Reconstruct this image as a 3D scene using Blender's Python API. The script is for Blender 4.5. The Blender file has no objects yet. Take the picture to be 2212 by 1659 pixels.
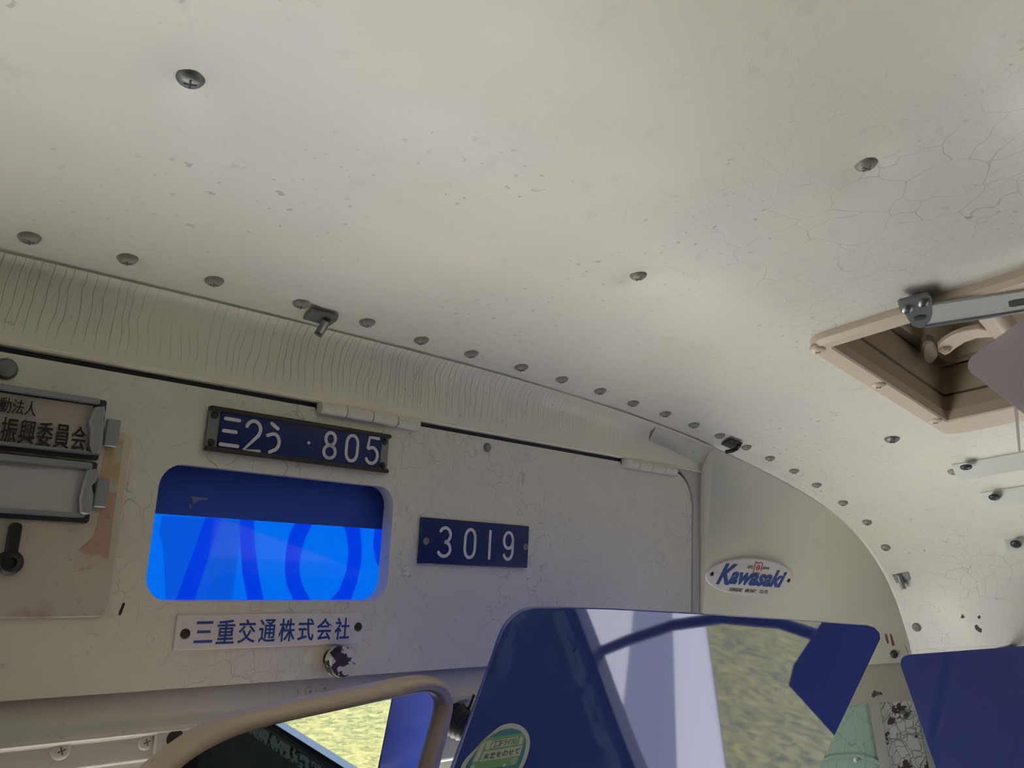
import bpy, bmesh, math, random
import numpy as np
from mathutils import Matrix, Vector
random.seed(7)
S = bpy.context.scene
COL = S.collection
EYE = 1.75                       # camera height above the bus floor; structure is modelled relative to the eye

# ------------------------------------------------------------------ camera (f = 1781 px on a 2212 px frame)
F, CX, CY = 1781.0, 1106.0, 829.5
def nz(a):
    a = np.array(a, float); return a / np.linalg.norm(a)
_X = nz((1914, 467, 1781)); _Y = np.array((-1823, 682, 1781.0)); _Y = nz(_Y - _X * _Y.dot(_X)); _Z = np.cross(_X, _Y)
R = np.stack([_X, _Y, _Z])       # camera (right, down, forward) -> bus (right, forward, up)
cam_d = bpy.data.cameras.new('camera'); cam = bpy.data.objects.new('camera', cam_d); COL.objects.link(cam)
cam_d.sensor_width = 36.0; cam_d.lens = F / 2212 * 36.0; cam_d.clip_start = 0.01; cam_d.clip_end = 500
m = Matrix.Identity(4)
for i in range(3):
    m[i][0] = R[i][0]; m[i][1] = -R[i][1]; m[i][2] = -R[i][2]
m[2][3] = EYE
cam.matrix_world = m
S.camera = cam

# ------------------------------------------------------------------ sky, sun, exposure
EXPO = 2.70
S.view_settings.view_transform = 'Standard'; S.view_settings.look = 'None'
S.view_settings.exposure = EXPO; S.view_settings.gamma = 1.0; S.view_settings.use_curve_mapping = False
W = bpy.data.worlds.new('sky'); S.world = W; W.use_nodes = True
nt = W.node_tree; bg = nt.nodes['Background']
sky = nt.nodes.new('ShaderNodeTexSky'); sky.sky_type = 'NISHITA'; sky.sun_disc = False
sky.sun_elevation = math.radians(58); sky.sun_rotation = math.radians(21)
nt.links.new(sky.outputs[0], bg.inputs[0]); bg.inputs[1].default_value = 0.16
sd = bpy.data.lights.new('sun', 'SUN'); sd.energy = 3.2; sd.angle = math.radians(0.6); sd.color = (1, 0.95, 0.86)
so = bpy.data.objects.new('sun', sd); COL.objects.link(so)
so.rotation_euler = Vector((-0.30, -0.80, -1.0)).to_track_quat('-Z', 'Y').to_euler()
S.cycles.max_bounces = 7; S.cycles.diffuse_bounces = 4; S.cycles.glossy_bounces = 3; S.cycles.transmission_bounces = 4; S.cycles.transparent_max_bounces = 4
S.cycles.use_adaptive_sampling = True; S.cycles.adaptive_threshold = 0.07; S.cycles.caustics_reflective = False; S.cycles.caustics_refractive = False
S.cycles.sample_clamp_indirect = 6.0

# ------------------------------------------------------------------ helpers: rays
def ray(u, v): return R @ np.array([u - CX, v - CY, F])
def hitplane(u, v, p0, n):
    d = ray(u, v); return d * (np.dot(p0, n) / np.dot(d, n))
NF = nz((0, -0.988, -0.151)); SV = nz((0, -0.151, 0.988))
P0 = ray(1000, 1170); P0 = P0 * (0.75 / P0[1])                  # a point of the sign box door
def L(u, v):                                                     # photo point -> (a, b) on the door plane
    q = hitplane(u, v, P0, NF); return (q[0], float((q - P0).dot(SV)))
PROF = [(-0.79, -0.60), (-0.785, -0.04), (-0.775, 0.03), (-0.735, 0.11), (-0.69, 0.165), (-0.60, 0.215), (-0.50, 0.25), (-0.36, 0.28), (-0.2, 0.302), (-0.05, 0.318), (0.1, 0.327), (0.3, 0.331), (0.5, 0.332), (0.65, 0.331), (0.78, 0.327),
        (0.9, 0.321), (1.0, 0.3135), (1.1, 0.3035), (1.2, 0.289), (1.3, 0.2735), (1.4, 0.2545), (1.48, 0.236), (1.55, 0.215),
        (1.61, 0.190), (1.66, 0.160), (1.70, 0.128), (1.73, 0.094), (1.752, 0.055), (1.767, 0.012), (1.778, -0.035), (1.785, -0.10), (1.787, -0.60)]
def smooth_prof():
    P = np.array(PROF); out = []
    for i in range(len(P) - 1):
        p0, p1, p2, p3 = P[max(i - 1, 0)], P[i], P[i + 1], P[min(i + 2, len(P) - 1)]
        for k in range(8):
            t = k / 8; out.append(0.5 * ((2 * p1) + (p2 - p0) * t + (2 * p0 - 5 * p1 + 4 * p2 - p3) * t * t + (3 * p1 - p0 - 3 * p2 + p3) * t ** 3))
    out.append(P[-1]); return np.array(out)
SP = smooth_prof()
def roofz(x): 
    k = (SP[:, 1] > -0.2); return float(np.interp(x, SP[k, 0], SP[k, 1]))
def roofhit(u, v):                                               # photo point -> point on the ceiling / side, inward normal
    d = ray(u, v); best = None
    for a, b in zip(SP[:-1], SP[1:]):
        e = b - a; den = d[0] * e[1] - d[2] * e[0]
        if abs(den) < 1e-12: continue
        t = (a[0] * e[1] - a[1] * e[0]) / den
        s = ((a[0] * d[2] - a[1] * d[0])) / (-(e[0] * d[2] - e[1] * d[0]) or 1e-12)
        if t > 0 and -1e-6 <= s <= 1 + 1e-6 and (best is None or t < best[0]): best = (t, e)
    t, e = best; n = nz((e[1], 0, -e[0]))
    if n.dot(d) > 0: n = -n
    return d * t, n
YS = 0.70; DX, DZ, DB = 1.0, -0.45, 0.355
_ang = np.arctan2(SP[:, 1] - DZ, SP[:, 0] - DX); _rad = np.hypot(SP[:, 1] - DZ, SP[:, 0] - DX); _o = np.argsort(_ang)
def dome_y(x, z):                                                # the rounded front corner, closing on the seam at YS
    a = math.atan2(z - DZ, x - DX); r = math.hypot(z - DZ, x - DX)
    rho = min(1.0, r / float(np.interp(a, _ang[_o], _rad[_o])))
    return YS + DB * (1 - rho ** 2)
def domehit(u, v):
    d = ray(u, v); t0, t1 = 0.0005, 0.0011
    f = lambda t: d[1] * t - dome_y(d[0] * t, d[2] * t)
    for _ in range(60):
        tm = (t0 + t1) / 2
        if f(tm) > 0: t1 = tm
        else: t0 = tm
    p = d * t0; e = 1e-3
    n = nz((-(dome_y(p[0] + e, p[2]) - dome_y(p[0] - e, p[2])) / (2 * e), 1, -(dome_y(p[0], p[2] + e) - dome_y(p[0], p[2] - e)) / (2 * e)))
    return p, -n

# ------------------------------------------------------------------ helpers: objects
WM = {}
BASE = Matrix.Translation((0, 0, EYE))
def frame(o, u, v, n):
    M = Matrix.Identity(4)
    for i in range(3):
        M[i][0] = u[i]; M[i][1] = v[i]; M[i][2] = n[i]; M[i][3] = o[i]
    M[2][3] += EYE
    return M
def nframe(o, n, up=(0, 1, 0)):
    n = nz(n); u = np.cross(up, n); u = nz(u); v = np.cross(n, u); return frame(o, u, v, n)
def FF(a, b, h=0.0):                                             # frame lying on the sign box door
    return frame(P0 * np.array((0, 1, 1)) + np.array((a, 0, 0)) + SV * b + NF * h, (1, 0, 0), SV, NF)
def link(o, M, parent=None):
    COL.objects.link(o)
    if parent is not None:
        o.parent = parent; o.matrix_local = WM[parent.name].inverted() @ M
    else: o.matrix_local = M
    WM[o.name] = M
    return o
def tag(o, label=None, cat=None, group=None, kind=None):
    if label: o['label'] = label
    if cat: o['category'] = cat
    if group: o['group'] = group
    if kind: o['kind'] = kind
    return o
def thing(name, M, label, cat, group=None):
    o = bpy.data.objects.new(name, None); o.empty_display_size = 0.02
    link(o, M); return tag(o, label, cat, group, 'thing')
def obj(name, bm, mats, parent=None, M=None, smooth=True, angle=35, normals=True):
    if M is None: M = WM[parent.name] if parent is not None else BASE
    if normals: bmesh.ops.recalc_face_normals(bm, faces=bm.faces[:])
    me = bpy.data.meshes.new(name); bm.to_mesh(me); bm.free()
    for mm in (mats if isinstance(mats, (list, tuple)) else [mats]): me.materials.append(mm)
    if smooth:
        for p in me.polygons: p.use_smooth = True
        me.set_sharp_from_angle(angle=math.radians(angle))
    return link(bpy.data.objects.new(name, me), M, parent)
def struct(name, bm, mats, parent=None, **k):
    o = obj(name, bm, mats, parent, **k)
    if parent is None: o['kind'] = 'structure'
    return o
NB = bmesh.new
def mi(bm, i, n0):
    bm.faces.ensure_lookup_table()
    for f in bm.faces[n0:]: f.material_index = i
def box(bm, x0, x1, y0, y1, z0, z1, bev=0.0):
    r = bmesh.ops.create_cube(bm, size=1.0, matrix=Matrix.Translation(((x0 + x1) / 2, (y0 + y1) / 2, (z0 + z1) / 2)) @ Matrix.Diagonal((x1 - x0, y1 - y0, z1 - z0, 1)))
    if bev:
        es = list({e for vv in r['verts'] for e in vv.link_edges})
        bmesh.ops.bevel(bm, geom=es, offset=bev, segments=2, affect='EDGES')
def rrect(x0, x1, y0, y1, r, n=6):
    if not isinstance(r, (tuple, list)): r = (r,) * 4
    out = []
    for (cx, cy, a0, rr) in ((x1 - r[0], y1 - r[0], 0, r[0]), (x0 + r[1], y1 - r[1], 90, r[1]), (x0 + r[2], y0 + r[2], 180, r[2]), (x1 - r[3], y0 + r[3], 270, r[3])):
        for k in range(n + 1):
            a = math.radians(a0 + 90 * k / n); out.append((cx + rr * math.cos(a), cy + rr * math.sin(a)))
    return out
def prism(bm, pts, z0, z1, bev=0.0):
    lo = [bm.verts.new((x, y, z0)) for x, y in pts]
    if bev:
        c = np.array(pts); nx = np.roll(c, -1, 0) - np.roll(c, 1, 0); nn = np.stack([nx[:, 1], -nx[:, 0]], 1)
        nn /= (np.linalg.norm(nn, axis=1, keepdims=True) + 1e-12)
        area = sum(c[i - 1][0] * c[i][1] - c[i][0] * c[i - 1][1] for i in range(len(c)))
        if area < 0: nn = -nn
        ci = c - nn * bev
        mid = [bm.verts.new((x, y, z1 - bev)) for x, y in pts]; hi = [bm.verts.new((x, y, z1)) for x, y in ci]; rings = [lo, mid, hi]
    else: rings = [lo, [bm.verts.new((x, y, z1)) for x, y in pts]]
    n = len(pts)
    for a, b in zip(rings[:-1], rings[1:]):
        for i in range(n): bm.faces.new((a[i], a[(i + 1) % n], b[(i + 1) % n], b[i]))
    bm.faces.new(lo[::-1]); bm.faces.new(rings[-1])
def holed(bm, outer, inner, z0, z1):                             # slab with one hole
    tops = []
    for z in (z0, z1):
        lo = []
        for pts in (outer, inner):
            vs = [bm.verts.new((x, y, z)) for x, y in pts]; lo.append(vs)
        es = [bm.edges.new((vs[i], vs[(i + 1) % len(vs)])) for vs in lo for i in range(len(vs))]
        bmesh.ops.triangle_fill(bm, edges=es, use_beauty=True, use_dissolve=False, normal=(0, 0, 1)); tops.append(lo)
    for a, b in zip(*tops):
        for i in range(len(a)): bm.faces.new((a[i], a[(i + 1) % len(a)], b[(i + 1) % len(a)], b[i]))
def ring(bm, sections):                                          # list of closed loops of 3D points, skinned one to the next
    vs = [[bm.verts.new(p) for p in s] for s in sections]
    for a, b in zip(vs[:-1], vs[1:]):
        n = len(a)
        for i in range(n): bm.faces.new((a[i], a[(i + 1) % n], b[(i + 1) % n], b[i]))
    return vs
def lathe(bm, prof, c=(0, 0, 0), n=20, T=None):                  # profile of (r, z) about local z
    rows = []
    for r, z in prof:
        if r < 1e-7: rows.append([bm.verts.new(T @ Vector((c[0], c[1], c[2] + z)) if T else (c[0], c[1], c[2] + z))])
        else:
            row = []
            for k in range(n):
                a = 2 * math.pi * k / n; p = (c[0] + r * math.cos(a), c[1] + r * math.sin(a), c[2] + z); row.append(bm.verts.new(T @ Vector(p) if T else p))
            rows.append(row)
    for a, b in zip(rows[:-1], rows[1:]):
        for i in range(n):
            j = (i + 1) % n
            if len(a) == 1 and len(b) == 1: continue
            if len(a) == 1: bm.faces.new((a[0], b[i], b[j]))
            elif len(b) == 1: bm.faces.new((a[i], a[j], b[0]))
            else: bm.faces.new((a[i], a[j], b[j], b[i]))
def tube(bm, pts, r, n=10, cap=True, zs=1.0):
    pts = [Vector(p) for p in pts]; rows = []
    ref = Vector((0.13, 0.21, 0.97)); rr = r if isinstance(r, (list, tuple)) else [r] * len(pts)
    for i, p in enumerate(pts):
        t = (pts[min(i + 1, len(pts) - 1)] - pts[max(i - 1, 0)]).normalized()
        if i == 0:
            u = t.cross(ref).normalized() if abs(t.dot(ref)) < 0.95 else t.cross(Vector((1, 0, 0))).normalized()
        else: u = (u - t * u.dot(t)).normalized()
        w = t.cross(u)
        rows.append([bm.verts.new(p + (u * math.cos(2 * math.pi * k / n) + w * math.sin(2 * math.pi * k / n)) * rr[i]) for k in range(n)])
    for a, b in zip(rows[:-1], rows[1:]):
        for i in range(n): bm.faces.new((a[i], a[(i + 1) % n], b[(i + 1) % n], b[i]))
    if cap: bm.faces.new(rows[0][::-1]); bm.faces.new(rows[-1])
def stroke(bm, pts, w, z0, z1):                                  # flat engraved-looking stroke with round ends
    P = [Vector((p[0], p[1])) for p in pts]; lf, rt = [], []
    for i, p in enumerate(P):
        t = (P[min(i + 1, len(P) - 1)] - P[max(i - 1, 0)]).normalized(); nn = Vector((-t.y, t.x))
        lf.append(p + nn * w); rt.append(p - nn * w)
    t = (P[-1] - P[-2]).normalized(); a0 = math.atan2(t.y, t.x)
    capE = [P[-1] + Vector((math.cos(a0 + a), math.sin(a0 + a))) * w for a in (1.0, 0.5, 0, -0.5, -1.0)]
    t = (P[0] - P[1]).normalized(); a1 = math.atan2(t.y, t.x)
    capS = [P[0] + Vector((math.cos(a1 + a), math.sin(a1 + a))) * w for a in (1.0, 0.5, 0, -0.5, -1.0)]
    # quads along the stroke plus the two caps
    def v(q, z): return bm.verts.new((q.x, q.y, z))
    T = [v(q, z1) for q in lf]; B = [v(q, z1) for q in rt]; T0 = [v(q, z0) for q in lf]; B0 = [v(q, z0) for q in rt]
    for i in range(len(P) - 1):
        bm.faces.new((T[i], B[i], B[i + 1], T[i + 1])); bm.faces.new((T[i], T[i + 1], T0[i + 1], T0[i])); bm.faces.new((B[i + 1], B[i], B0[i], B0[i + 1]))
    for cap, s, e, s0, e0 in ((capE, T[-1], B[-1], T0[-1], B0[-1]), (capS, B[0], T[0], B0[0], T0[0])):
        cv = [s] + [v(q, z1) for q in cap] + [e]; c0 = [s0] + [v(q, z0) for q in cap] + [e0]
        bm.faces.new(cv)
        for i in range(len(cv) - 1): bm.faces.new((cv[i], c0[i], c0[i + 1], cv[i + 1]))
def arc(cx, cy, rx, ry, a0, a1, n=14):
    return [(cx + rx * math.cos(math.radians(a0 + (a1 - a0) * k / n)), cy + ry * math.sin(math.radians(a0 + (a1 - a0) * k / n))) for k in range(n + 1)]
GL = {  # rounded single-line characters in a 0..1 box
    '3': [arc(.48, .75, .44, .25, 150, -90) + arc(.46, .25, .5, .25, 90, -150)],
    '0': [arc(.5, .68, .42, .32, 0, 180) + arc(.5, .32, .42, .32, 180, 360) + [(.92, .68)]],
    '1': [[(.5, 1), (.5, 0)]],
    '9': [arc(.5, .7, .42, .3, 0, 360), [(.92, .7), (.92, .4)] + arc(.5, .3, .42, .3, 0, -150)],
    '8': [arc(.5, .75, .38, .25, -90, 270), arc(.5, .25, .46, .25, -90, 270)],
    '5': [[(.9, 1), (.22, 1), (.12, .56)] + arc(.46, .31, .44, .31, 130, -150)],
    '2': [arc(.5, .72, .42, .28, 165, -20) + [(.82, .52), (.05, 0), (.98, 0)]],
    'san': [[(.14, 1), (.92, 1)], [(.1, .54), (.8, .54)], [(.02, .02), (.98, .02)]],
    'u': [[(.22, 1), (.68, .84)], [(.02, .55)] + arc(.45, .33, .42, .3, 110, -60, 12) + [(.28, -.04)]],
    '.': [[(.49, .5), (.51, .5)]],
}
def glyph(bm, ch, x0, x1, y0, y1, w, z0, z1):
    for s in GL[ch]: stroke(bm, [(x0 + (x1 - x0) * p[0], y0 + (y1 - y0) * p[1]) for p in s], w, z0, z1)
def text_into(bm, s, x0, x1, y0, y1, z0, z1, bold=0.0, shear=0.0, space=1.0):
    cu = bpy.data.curves.new('lettering', 'FONT'); cu.body = s; cu.size = 1.0; cu.offset = bold; cu.shear = shear; cu.space_character = space; cu.extrude = 0.02; cu.resolution_u = 3
    o = bpy.data.objects.new('lettering', cu); COL.objects.link(o)
    dg = bpy.context.evaluated_depsgraph_get(); dg.update()
    me = bpy.data.meshes.new_from_object(o.evaluated_get(dg)); bpy.data.objects.remove(o); bpy.data.curves.remove(cu)
    co = np.array([v.co[:] for v in me.vertices]); lo, hi = co.min(0), co.max(0)
    for v in me.vertices:
        v.co = (x0 + (v.co.x - lo[0]) / (hi[0] - lo[0]) * (x1 - x0), y0 + (v.co.y - lo[1]) / (hi[1] - lo[1]) * (y1 - y0), z0 + (v.co.z - lo[2]) / (hi[2] - lo[2]) * (z1 - z0))
    bm.from_mesh(me); bpy.data.meshes.remove(me)
def resample(pts, n):
    P = np.array(list(pts) + [pts[0]]); s = np.concatenate([[0], np.cumsum(np.linalg.norm(np.diff(P, axis=0), axis=1))])
    t = np.linspace(0, s[-1], n, endpoint=False); return np.stack([np.interp(t, s, P[:, k]) for k in range(P.shape[1])], 1)
def chaikin(pts, n=2):
    for _ in range(n):
        out = []
        for i in range(len(pts)):
            a, b = np.array(pts[i]), np.array(pts[(i + 1) % len(pts)]); out += [tuple(a * .75 + b * .25), tuple(a * .25 + b * .75)]
        pts = out
    return pts

# ------------------------------------------------------------------ helpers: materials
def lin(r, g, b):
    return tuple(((c / 255) / 12.92 if c <= 10 else ((c / 255 + 0.055) / 1.055) ** 2.4) for c in (r, g, b)) + (1.0,)
def mat(name, col, rough=0.5, metal=0.0, spec=0.5, emit=None, es=0.0, trans=0.0, ior=1.45, alpha=1.0):
    mm = bpy.data.materials.new(name); mm.use_nodes = True; b = mm.node_tree.nodes['Principled BSDF']
    c = lin(*col)
    b.inputs['Base Color'].default_value = c; b.inputs['Roughness'].default_value = rough; b.inputs['Metallic'].default_value = metal
    b.inputs['Specular IOR Level'].default_value = spec; b.inputs['IOR'].default_value = ior; b.inputs['Transmission Weight'].default_value = trans; b.inputs['Alpha'].default_value = alpha
    if emit: b.inputs['Emission Color'].default_value = lin(*emit); b.inputs['Emission Strength'].default_value = es
    return mm
class NG:
    def __init__(s, mm): s.t = mm.node_tree; s.b = s.t.nodes['Principled BSDF']
    def n(s, t, **k):
        x = s.t.nodes.new(t)
        for a, v in k.items():
            if a.startswith('i_'):
                key = a[2:]; x.inputs[int(key) if key.isdigit() else key.replace('_', ' ')].default_value = v
            else: setattr(x, a, v)
        return x
    def l(s, a, b): s.t.links.new(a, b)
    def coord(s): return s.n('ShaderNodeTexCoord').outputs['Object']
    def mapping(s, v, scale=(1, 1, 1), loc=(0, 0, 0), rot=(0, 0, 0)):
        mp = s.n('ShaderNodeMapping'); mp.inputs['Scale'].default_value = scale; mp.inputs['Location'].default_value = loc; mp.inputs['Rotation'].default_value = rot; s.l(v, mp.inputs['Vector']); return mp.outputs[0]
    def noise(s, v, scale, detail=3, rough=0.55, dist=0.0):
        x = s.n('ShaderNodeTexNoise'); x.inputs['Scale'].default_value = scale; x.inputs['Detail'].default_value = detail; x.inputs['Roughness'].default_value = rough; x.inputs['Distortion'].default_value = dist; s.l(v, x.inputs['Vector']); return x
    def ramp(s, v, a, b, c0=0.0, c1=1.0):
        x = s.n('ShaderNodeMapRange'); x.inputs['From Min'].default_value = a; x.inputs['From Max'].default_value = b; x.inputs['To Min'].default_value = c0; x.inputs['To Max'].default_value = c1; x.clamp = True; s.l(v, x.inputs['Value']); return x.outputs[0]
    def math(s, op, a, b=None):
        x = s.n('ShaderNodeMath', operation=op)
        for i, q in enumerate((a, b)):
            if q is None: continue
            if isinstance(q, (int, float)): x.inputs[i].default_value = q
            else: s.l(q, x.inputs[i])
        return x.outputs[0]
    def mix(s, f, a, b):
        x = s.n('ShaderNodeMix', data_type='RGBA')
        for q, i in ((f, 0), (a, 6), (b, 7)):
            if isinstance(q, (int, float)): x.inputs[i].default_value = q
            elif isinstance(q, tuple): x.inputs[i].default_value = q
            else: s.l(q, x.inputs[i])
        return x.outputs[2]
    def distort(s, v, scale, amt):
        no = s.noise(v, scale, 2); a = s.n('ShaderNodeVectorMath', operation='SUBTRACT'); s.l(no.outputs['Color'], a.inputs[0]); a.inputs[1].default_value = (.5, .5, .5)
        b = s.n('ShaderNodeVectorMath', operation='SCALE'); s.l(a.outputs[0], b.inputs[0]); b.inputs['Scale'].default_value = amt
        c = s.n('ShaderNodeVectorMath', operation='ADD'); s.l(v, c.inputs[0]); s.l(b.outputs[0], c.inputs[1]); return c.outputs[0]
    def cracks(s, v, scale, width):
        x = s.n('ShaderNodeTexVoronoi', feature='DISTANCE_TO_EDGE'); x.inputs['Scale'].default_value = scale; s.l(v, x.inputs['Vector'])
        return s.ramp(x.outputs['Distance'], width, width * 2.2, 1.0, 0.0)
def _c1(s, v, scale, width):
    sep = s.n('ShaderNodeSeparateXYZ'); s.l(v, sep.inputs[0])
    x = s.n('ShaderNodeTexVoronoi', feature='DISTANCE_TO_EDGE', voronoi_dimensions='1D'); x.inputs['Scale'].default_value = scale; s.l(sep.outputs[0], x.inputs['W'])
    return s.ramp(x.outputs['Distance'], width, width * 2.2, 1.0, 0.0)
NG.cracks1 = _c1
def paint(name, col, rough=0.42, layers=(), specks=0.5, tint=0.06, speck_scale=150, bump=0.25, chips=None, sheen=None):
    """old brush paint: slow colour drift, layers of crackle (scale, width, mask scale, mask lo, mask hi, strength, stretch, wobble, mask box), dark specks"""
    mm = mat(name, col, rough); g = NG(mm); v = g.coord(); base = lin(*col)
    warm = tuple(min(1, c * k) for c, k in zip(base[:3], (1 + tint, 1 + tint * .8, 1 - tint * .6))) + (1,); cool = tuple(c * k for c, k in zip(base[:3], (1 - tint, 1 - tint * .5, 1 + tint * .2))) + (1,)
    cc = g.mix(g.ramp(g.noise(v, 3.2, 4).outputs[0], .35, .65), warm, cool)
    tot = None
    for (sc, wd, ms, lo, hi, st, stretch, wob, gate) in layers:
        vv = g.distort(v, wob[0], wob[1]) if wob else v
        ck = g.cracks1(vv, sc, wd) if stretch == '1D' else g.cracks(g.mapping(vv, stretch), sc, wd)
        k = g.math('MULTIPLY', ck, g.ramp(g.noise(g.mapping(v, (1, 1, 1), (ms, sc, .3)), ms, 3).outputs[0], lo, hi))
        if gate:
            sep = g.n('ShaderNodeSeparateXYZ'); g.l(v, sep.inputs[0])
            for ax, a, b in gate: k = g.math('MULTIPLY', k, g.ramp(sep.outputs[ax], a, b))
        k = g.math('MULTIPLY', k, st); tot = k if tot is None else g.math('MAXIMUM', tot, k)
    dark = tuple(c * 0.22 for c in base[:3]) + (1,)
    if tot is not None: cc = g.mix(tot, cc, dark)
    if specks:
        sp = g.math('MULTIPLY', g.ramp(g.noise(v, speck_scale, 2, .5).outputs[0], .665, .72), g.ramp(g.noise(v, 6, 3).outputs[0], .45, .62))
        cc = g.mix(g.math('MULTIPLY', sp, specks), cc, tuple(c * .3 for c in base[:3]) + (1,))
        bl = g.ramp(g.noise(g.mapping(v, (1, 1, 1), (3, 1, 2)), 38, 3).outputs[0], .62, .75); cc = g.mix(g.math('MULTIPLY', bl, specks * .35), cc, tuple(c * .6 for c in base[:3]) + (1,))
    if chips:
        for (csc, lo, hi, ccol, off) in chips:
            ch = g.ramp(g.noise(g.mapping(v, (1, 1, 1), off), csc, 4, .6).outputs[0], lo, hi); cc = g.mix(ch, cc, lin(*ccol))
    g.l(cc, g.b.inputs['Base Color'])
    rg = g.ramp(g.noise(v, 9, 4).outputs[0], .3, .7, rough - .08, rough + .12); g.l(rg, g.b.inputs['Roughness'])
    bp = g.n('ShaderNodeBump'); bp.inputs['Strength'].default_value = bump; bp.inputs['Distance'].default_value = .0015
    h = g.noise(v, 60, 3).outputs[0]
    if tot is not None: h = g.math('SUBTRACT', g.math('MULTIPLY', h, .5), tot)
    g.l(h, bp.inputs['Height']); g.l(bp.outputs[0], g.b.inputs['Normal'])
    return mm
ONE = (1, 1, 1)
CEIL = (217, 214, 205)
m_roof = paint('ceiling_paint', CEIL, .38, [
    (26, .0050, 2.5, .44, .60, .32, (1, .8, 1), (14, .05), [(0, .50, .62), (1, .46, .36)]),
    (62, .010, 3.5, .46, .60, .15, (1, 1.3, 1), (30, .02), [(0, .22, .5)]),
    (36, .006, 5, .48, .62, .42, ONE, (20, .04), [(0, .62, .9)]),
    (60, .010, 4, .50, .62, .24, (.35, 1.6, 1), (20, .03), [(1, .61, .68)])], specks=.55, speck_scale=105, tint=.035)
m_cove = paint('cove_paint', (226, 222, 205), .36, [
    (112, .024, 3, .36, .50, .62, '1D', (14, .022), [(2, .266, .282), (0, 1.15, .9)]),
    (170, .030, 6, .45, .6, .32, '1D', (20, .022), [(2, .268, .288)])], specks=.5, tint=.035)
m_panel = paint('door_paint', (211, 207, 195), .44, [
    (22, .0042, 3.5, .42, .58, .55, ONE, (18, .07), None),
    (80, .012, 4, .46, .62, .38, (1, .4, 1), (26, .03), [(1, .06, .12)]),
    (60, .008, 5, .5, .62, .18, (1, .5, 1), (30, .03), None)], specks=.4, tint=.035)
m_dome = paint('corner_paint', (206, 203, 189), .40, [
    (24, .003, 5, .58, .68, .3, ONE, (20, .05), None)], specks=.4, tint=.035)
m_trim = paint('frame_paint', (192, 189, 180), .40, [(80, .02, 5, .52, .62, .25, '1D', (12, .02), None)], specks=.4, tint=.03)
m_side = paint('side_paint', (196, 199, 192), .45, [(30, .004, 6, .58, .68, .3, ONE, (20, .04), None)], specks=.4, tint=.03)
m_green = paint('green_paint', (164, 190, 174), .5, [(24, .006, 4, .30, .5, .5, (1, 1, .7), (22, .05), None)], specks=.4, chips=[(20, .70, .715, (60, 48, 44), (5, 2, 1))], tint=.03)
m_crazed = paint('crazed_paint', (196, 198, 192), .55, [(48, .016, 2, .1, .3, .75, ONE, (25, .03), None), (24, .010, 2, .2, .4, .8, ONE, (25, .03), None)], specks=.6, chips=[(30, .600, .615, (72, 58, 54), (1, 4, 2))], bump=.6, tint=.03)
m_band = paint('band_paint', (176, 173, 162), .5, [(40, .005, 6, .5, .62, .4, ONE, (20, .03), None)], chips=[(22, .64, .66, (82, 68, 62), (2, .4, 7))], specks=.5)
m_screw = paint('painted_screw', (140, 138, 128), .35, specks=0, tint=.03)
m_cross = mat('slot_painted', (96, 93, 86), .6)
m_slot = mat('slot_dark', (40, 38, 36), .6)
m_gap = mat('gap_rubber', (26, 25, 26), .7)
m_steel = mat('zinc_steel', (150, 152, 152), .36, .85)
m_dull = mat('dull_steel', (120, 122, 122), .45, .6)
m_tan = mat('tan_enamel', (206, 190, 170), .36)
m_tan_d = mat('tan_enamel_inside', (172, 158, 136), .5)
m_black = mat('black_plastic', (28, 28, 30), .4)
m_plate = mat('navy_plate', (22, 42, 98), .12, spec=.5)
m_white = mat('engraved_white', (205, 205, 208), .45)
m_ivory = mat('plaque_white', (214, 208, 205), .35)
m_blue = mat('letter_blue', (30, 66, 138), .4)
m_red = mat('emblem_red', (180, 60, 58), .45)
m_mirror = mat('mirror_glass', (222, 226, 228), .01, 1.0)
m_rim = paint('mirror_rim', (188, 170, 152), .33, specks=.2, tint=.05)
m_visor = mat('blue_acrylic', (66, 82, 170), .03, ior=2.15)
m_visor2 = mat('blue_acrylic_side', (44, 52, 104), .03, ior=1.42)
m_clip = mat('grey_clip', (150, 152, 156), .3, .3)
m_card = mat('card_paper', (226, 216, 206), .35)
m_card2 = mat('blank_paper', (240, 238, 240), .5)
m_ink = mat('black_ink', (30, 28, 30), .5)
m_hold = mat('dark_holder', (52, 58, 66), .3)
m_clear = mat('clear_sheet', (60, 80, 140), .03, alpha=.07)
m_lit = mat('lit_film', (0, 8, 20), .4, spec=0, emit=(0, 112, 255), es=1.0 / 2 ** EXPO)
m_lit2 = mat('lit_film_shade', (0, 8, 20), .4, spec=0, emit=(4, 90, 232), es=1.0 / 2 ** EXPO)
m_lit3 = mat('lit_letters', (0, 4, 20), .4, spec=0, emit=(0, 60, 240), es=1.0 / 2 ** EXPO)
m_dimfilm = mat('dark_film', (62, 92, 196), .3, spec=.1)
m_cream = paint('cream_board', (190, 181, 170), .5, specks=.5, tint=.1, chips=[(9, .56, .66, (158, 124, 106), (3, 7, 1))])
m_smoke = mat('smoked_plastic', (184, 174, 180), .18, alpha=.72)
m_silver = paint('pitted_plating', (176, 176, 172), .4, specks=1.0, tint=.02, speck_scale=420)
m_floor = mat('floor_rubber', (48, 46, 44), .6)
m_rust = mat('rust_stain', (126, 82, 56), .7)
m_bare = mat('bare_primer', (74, 62, 60), .7)

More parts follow.
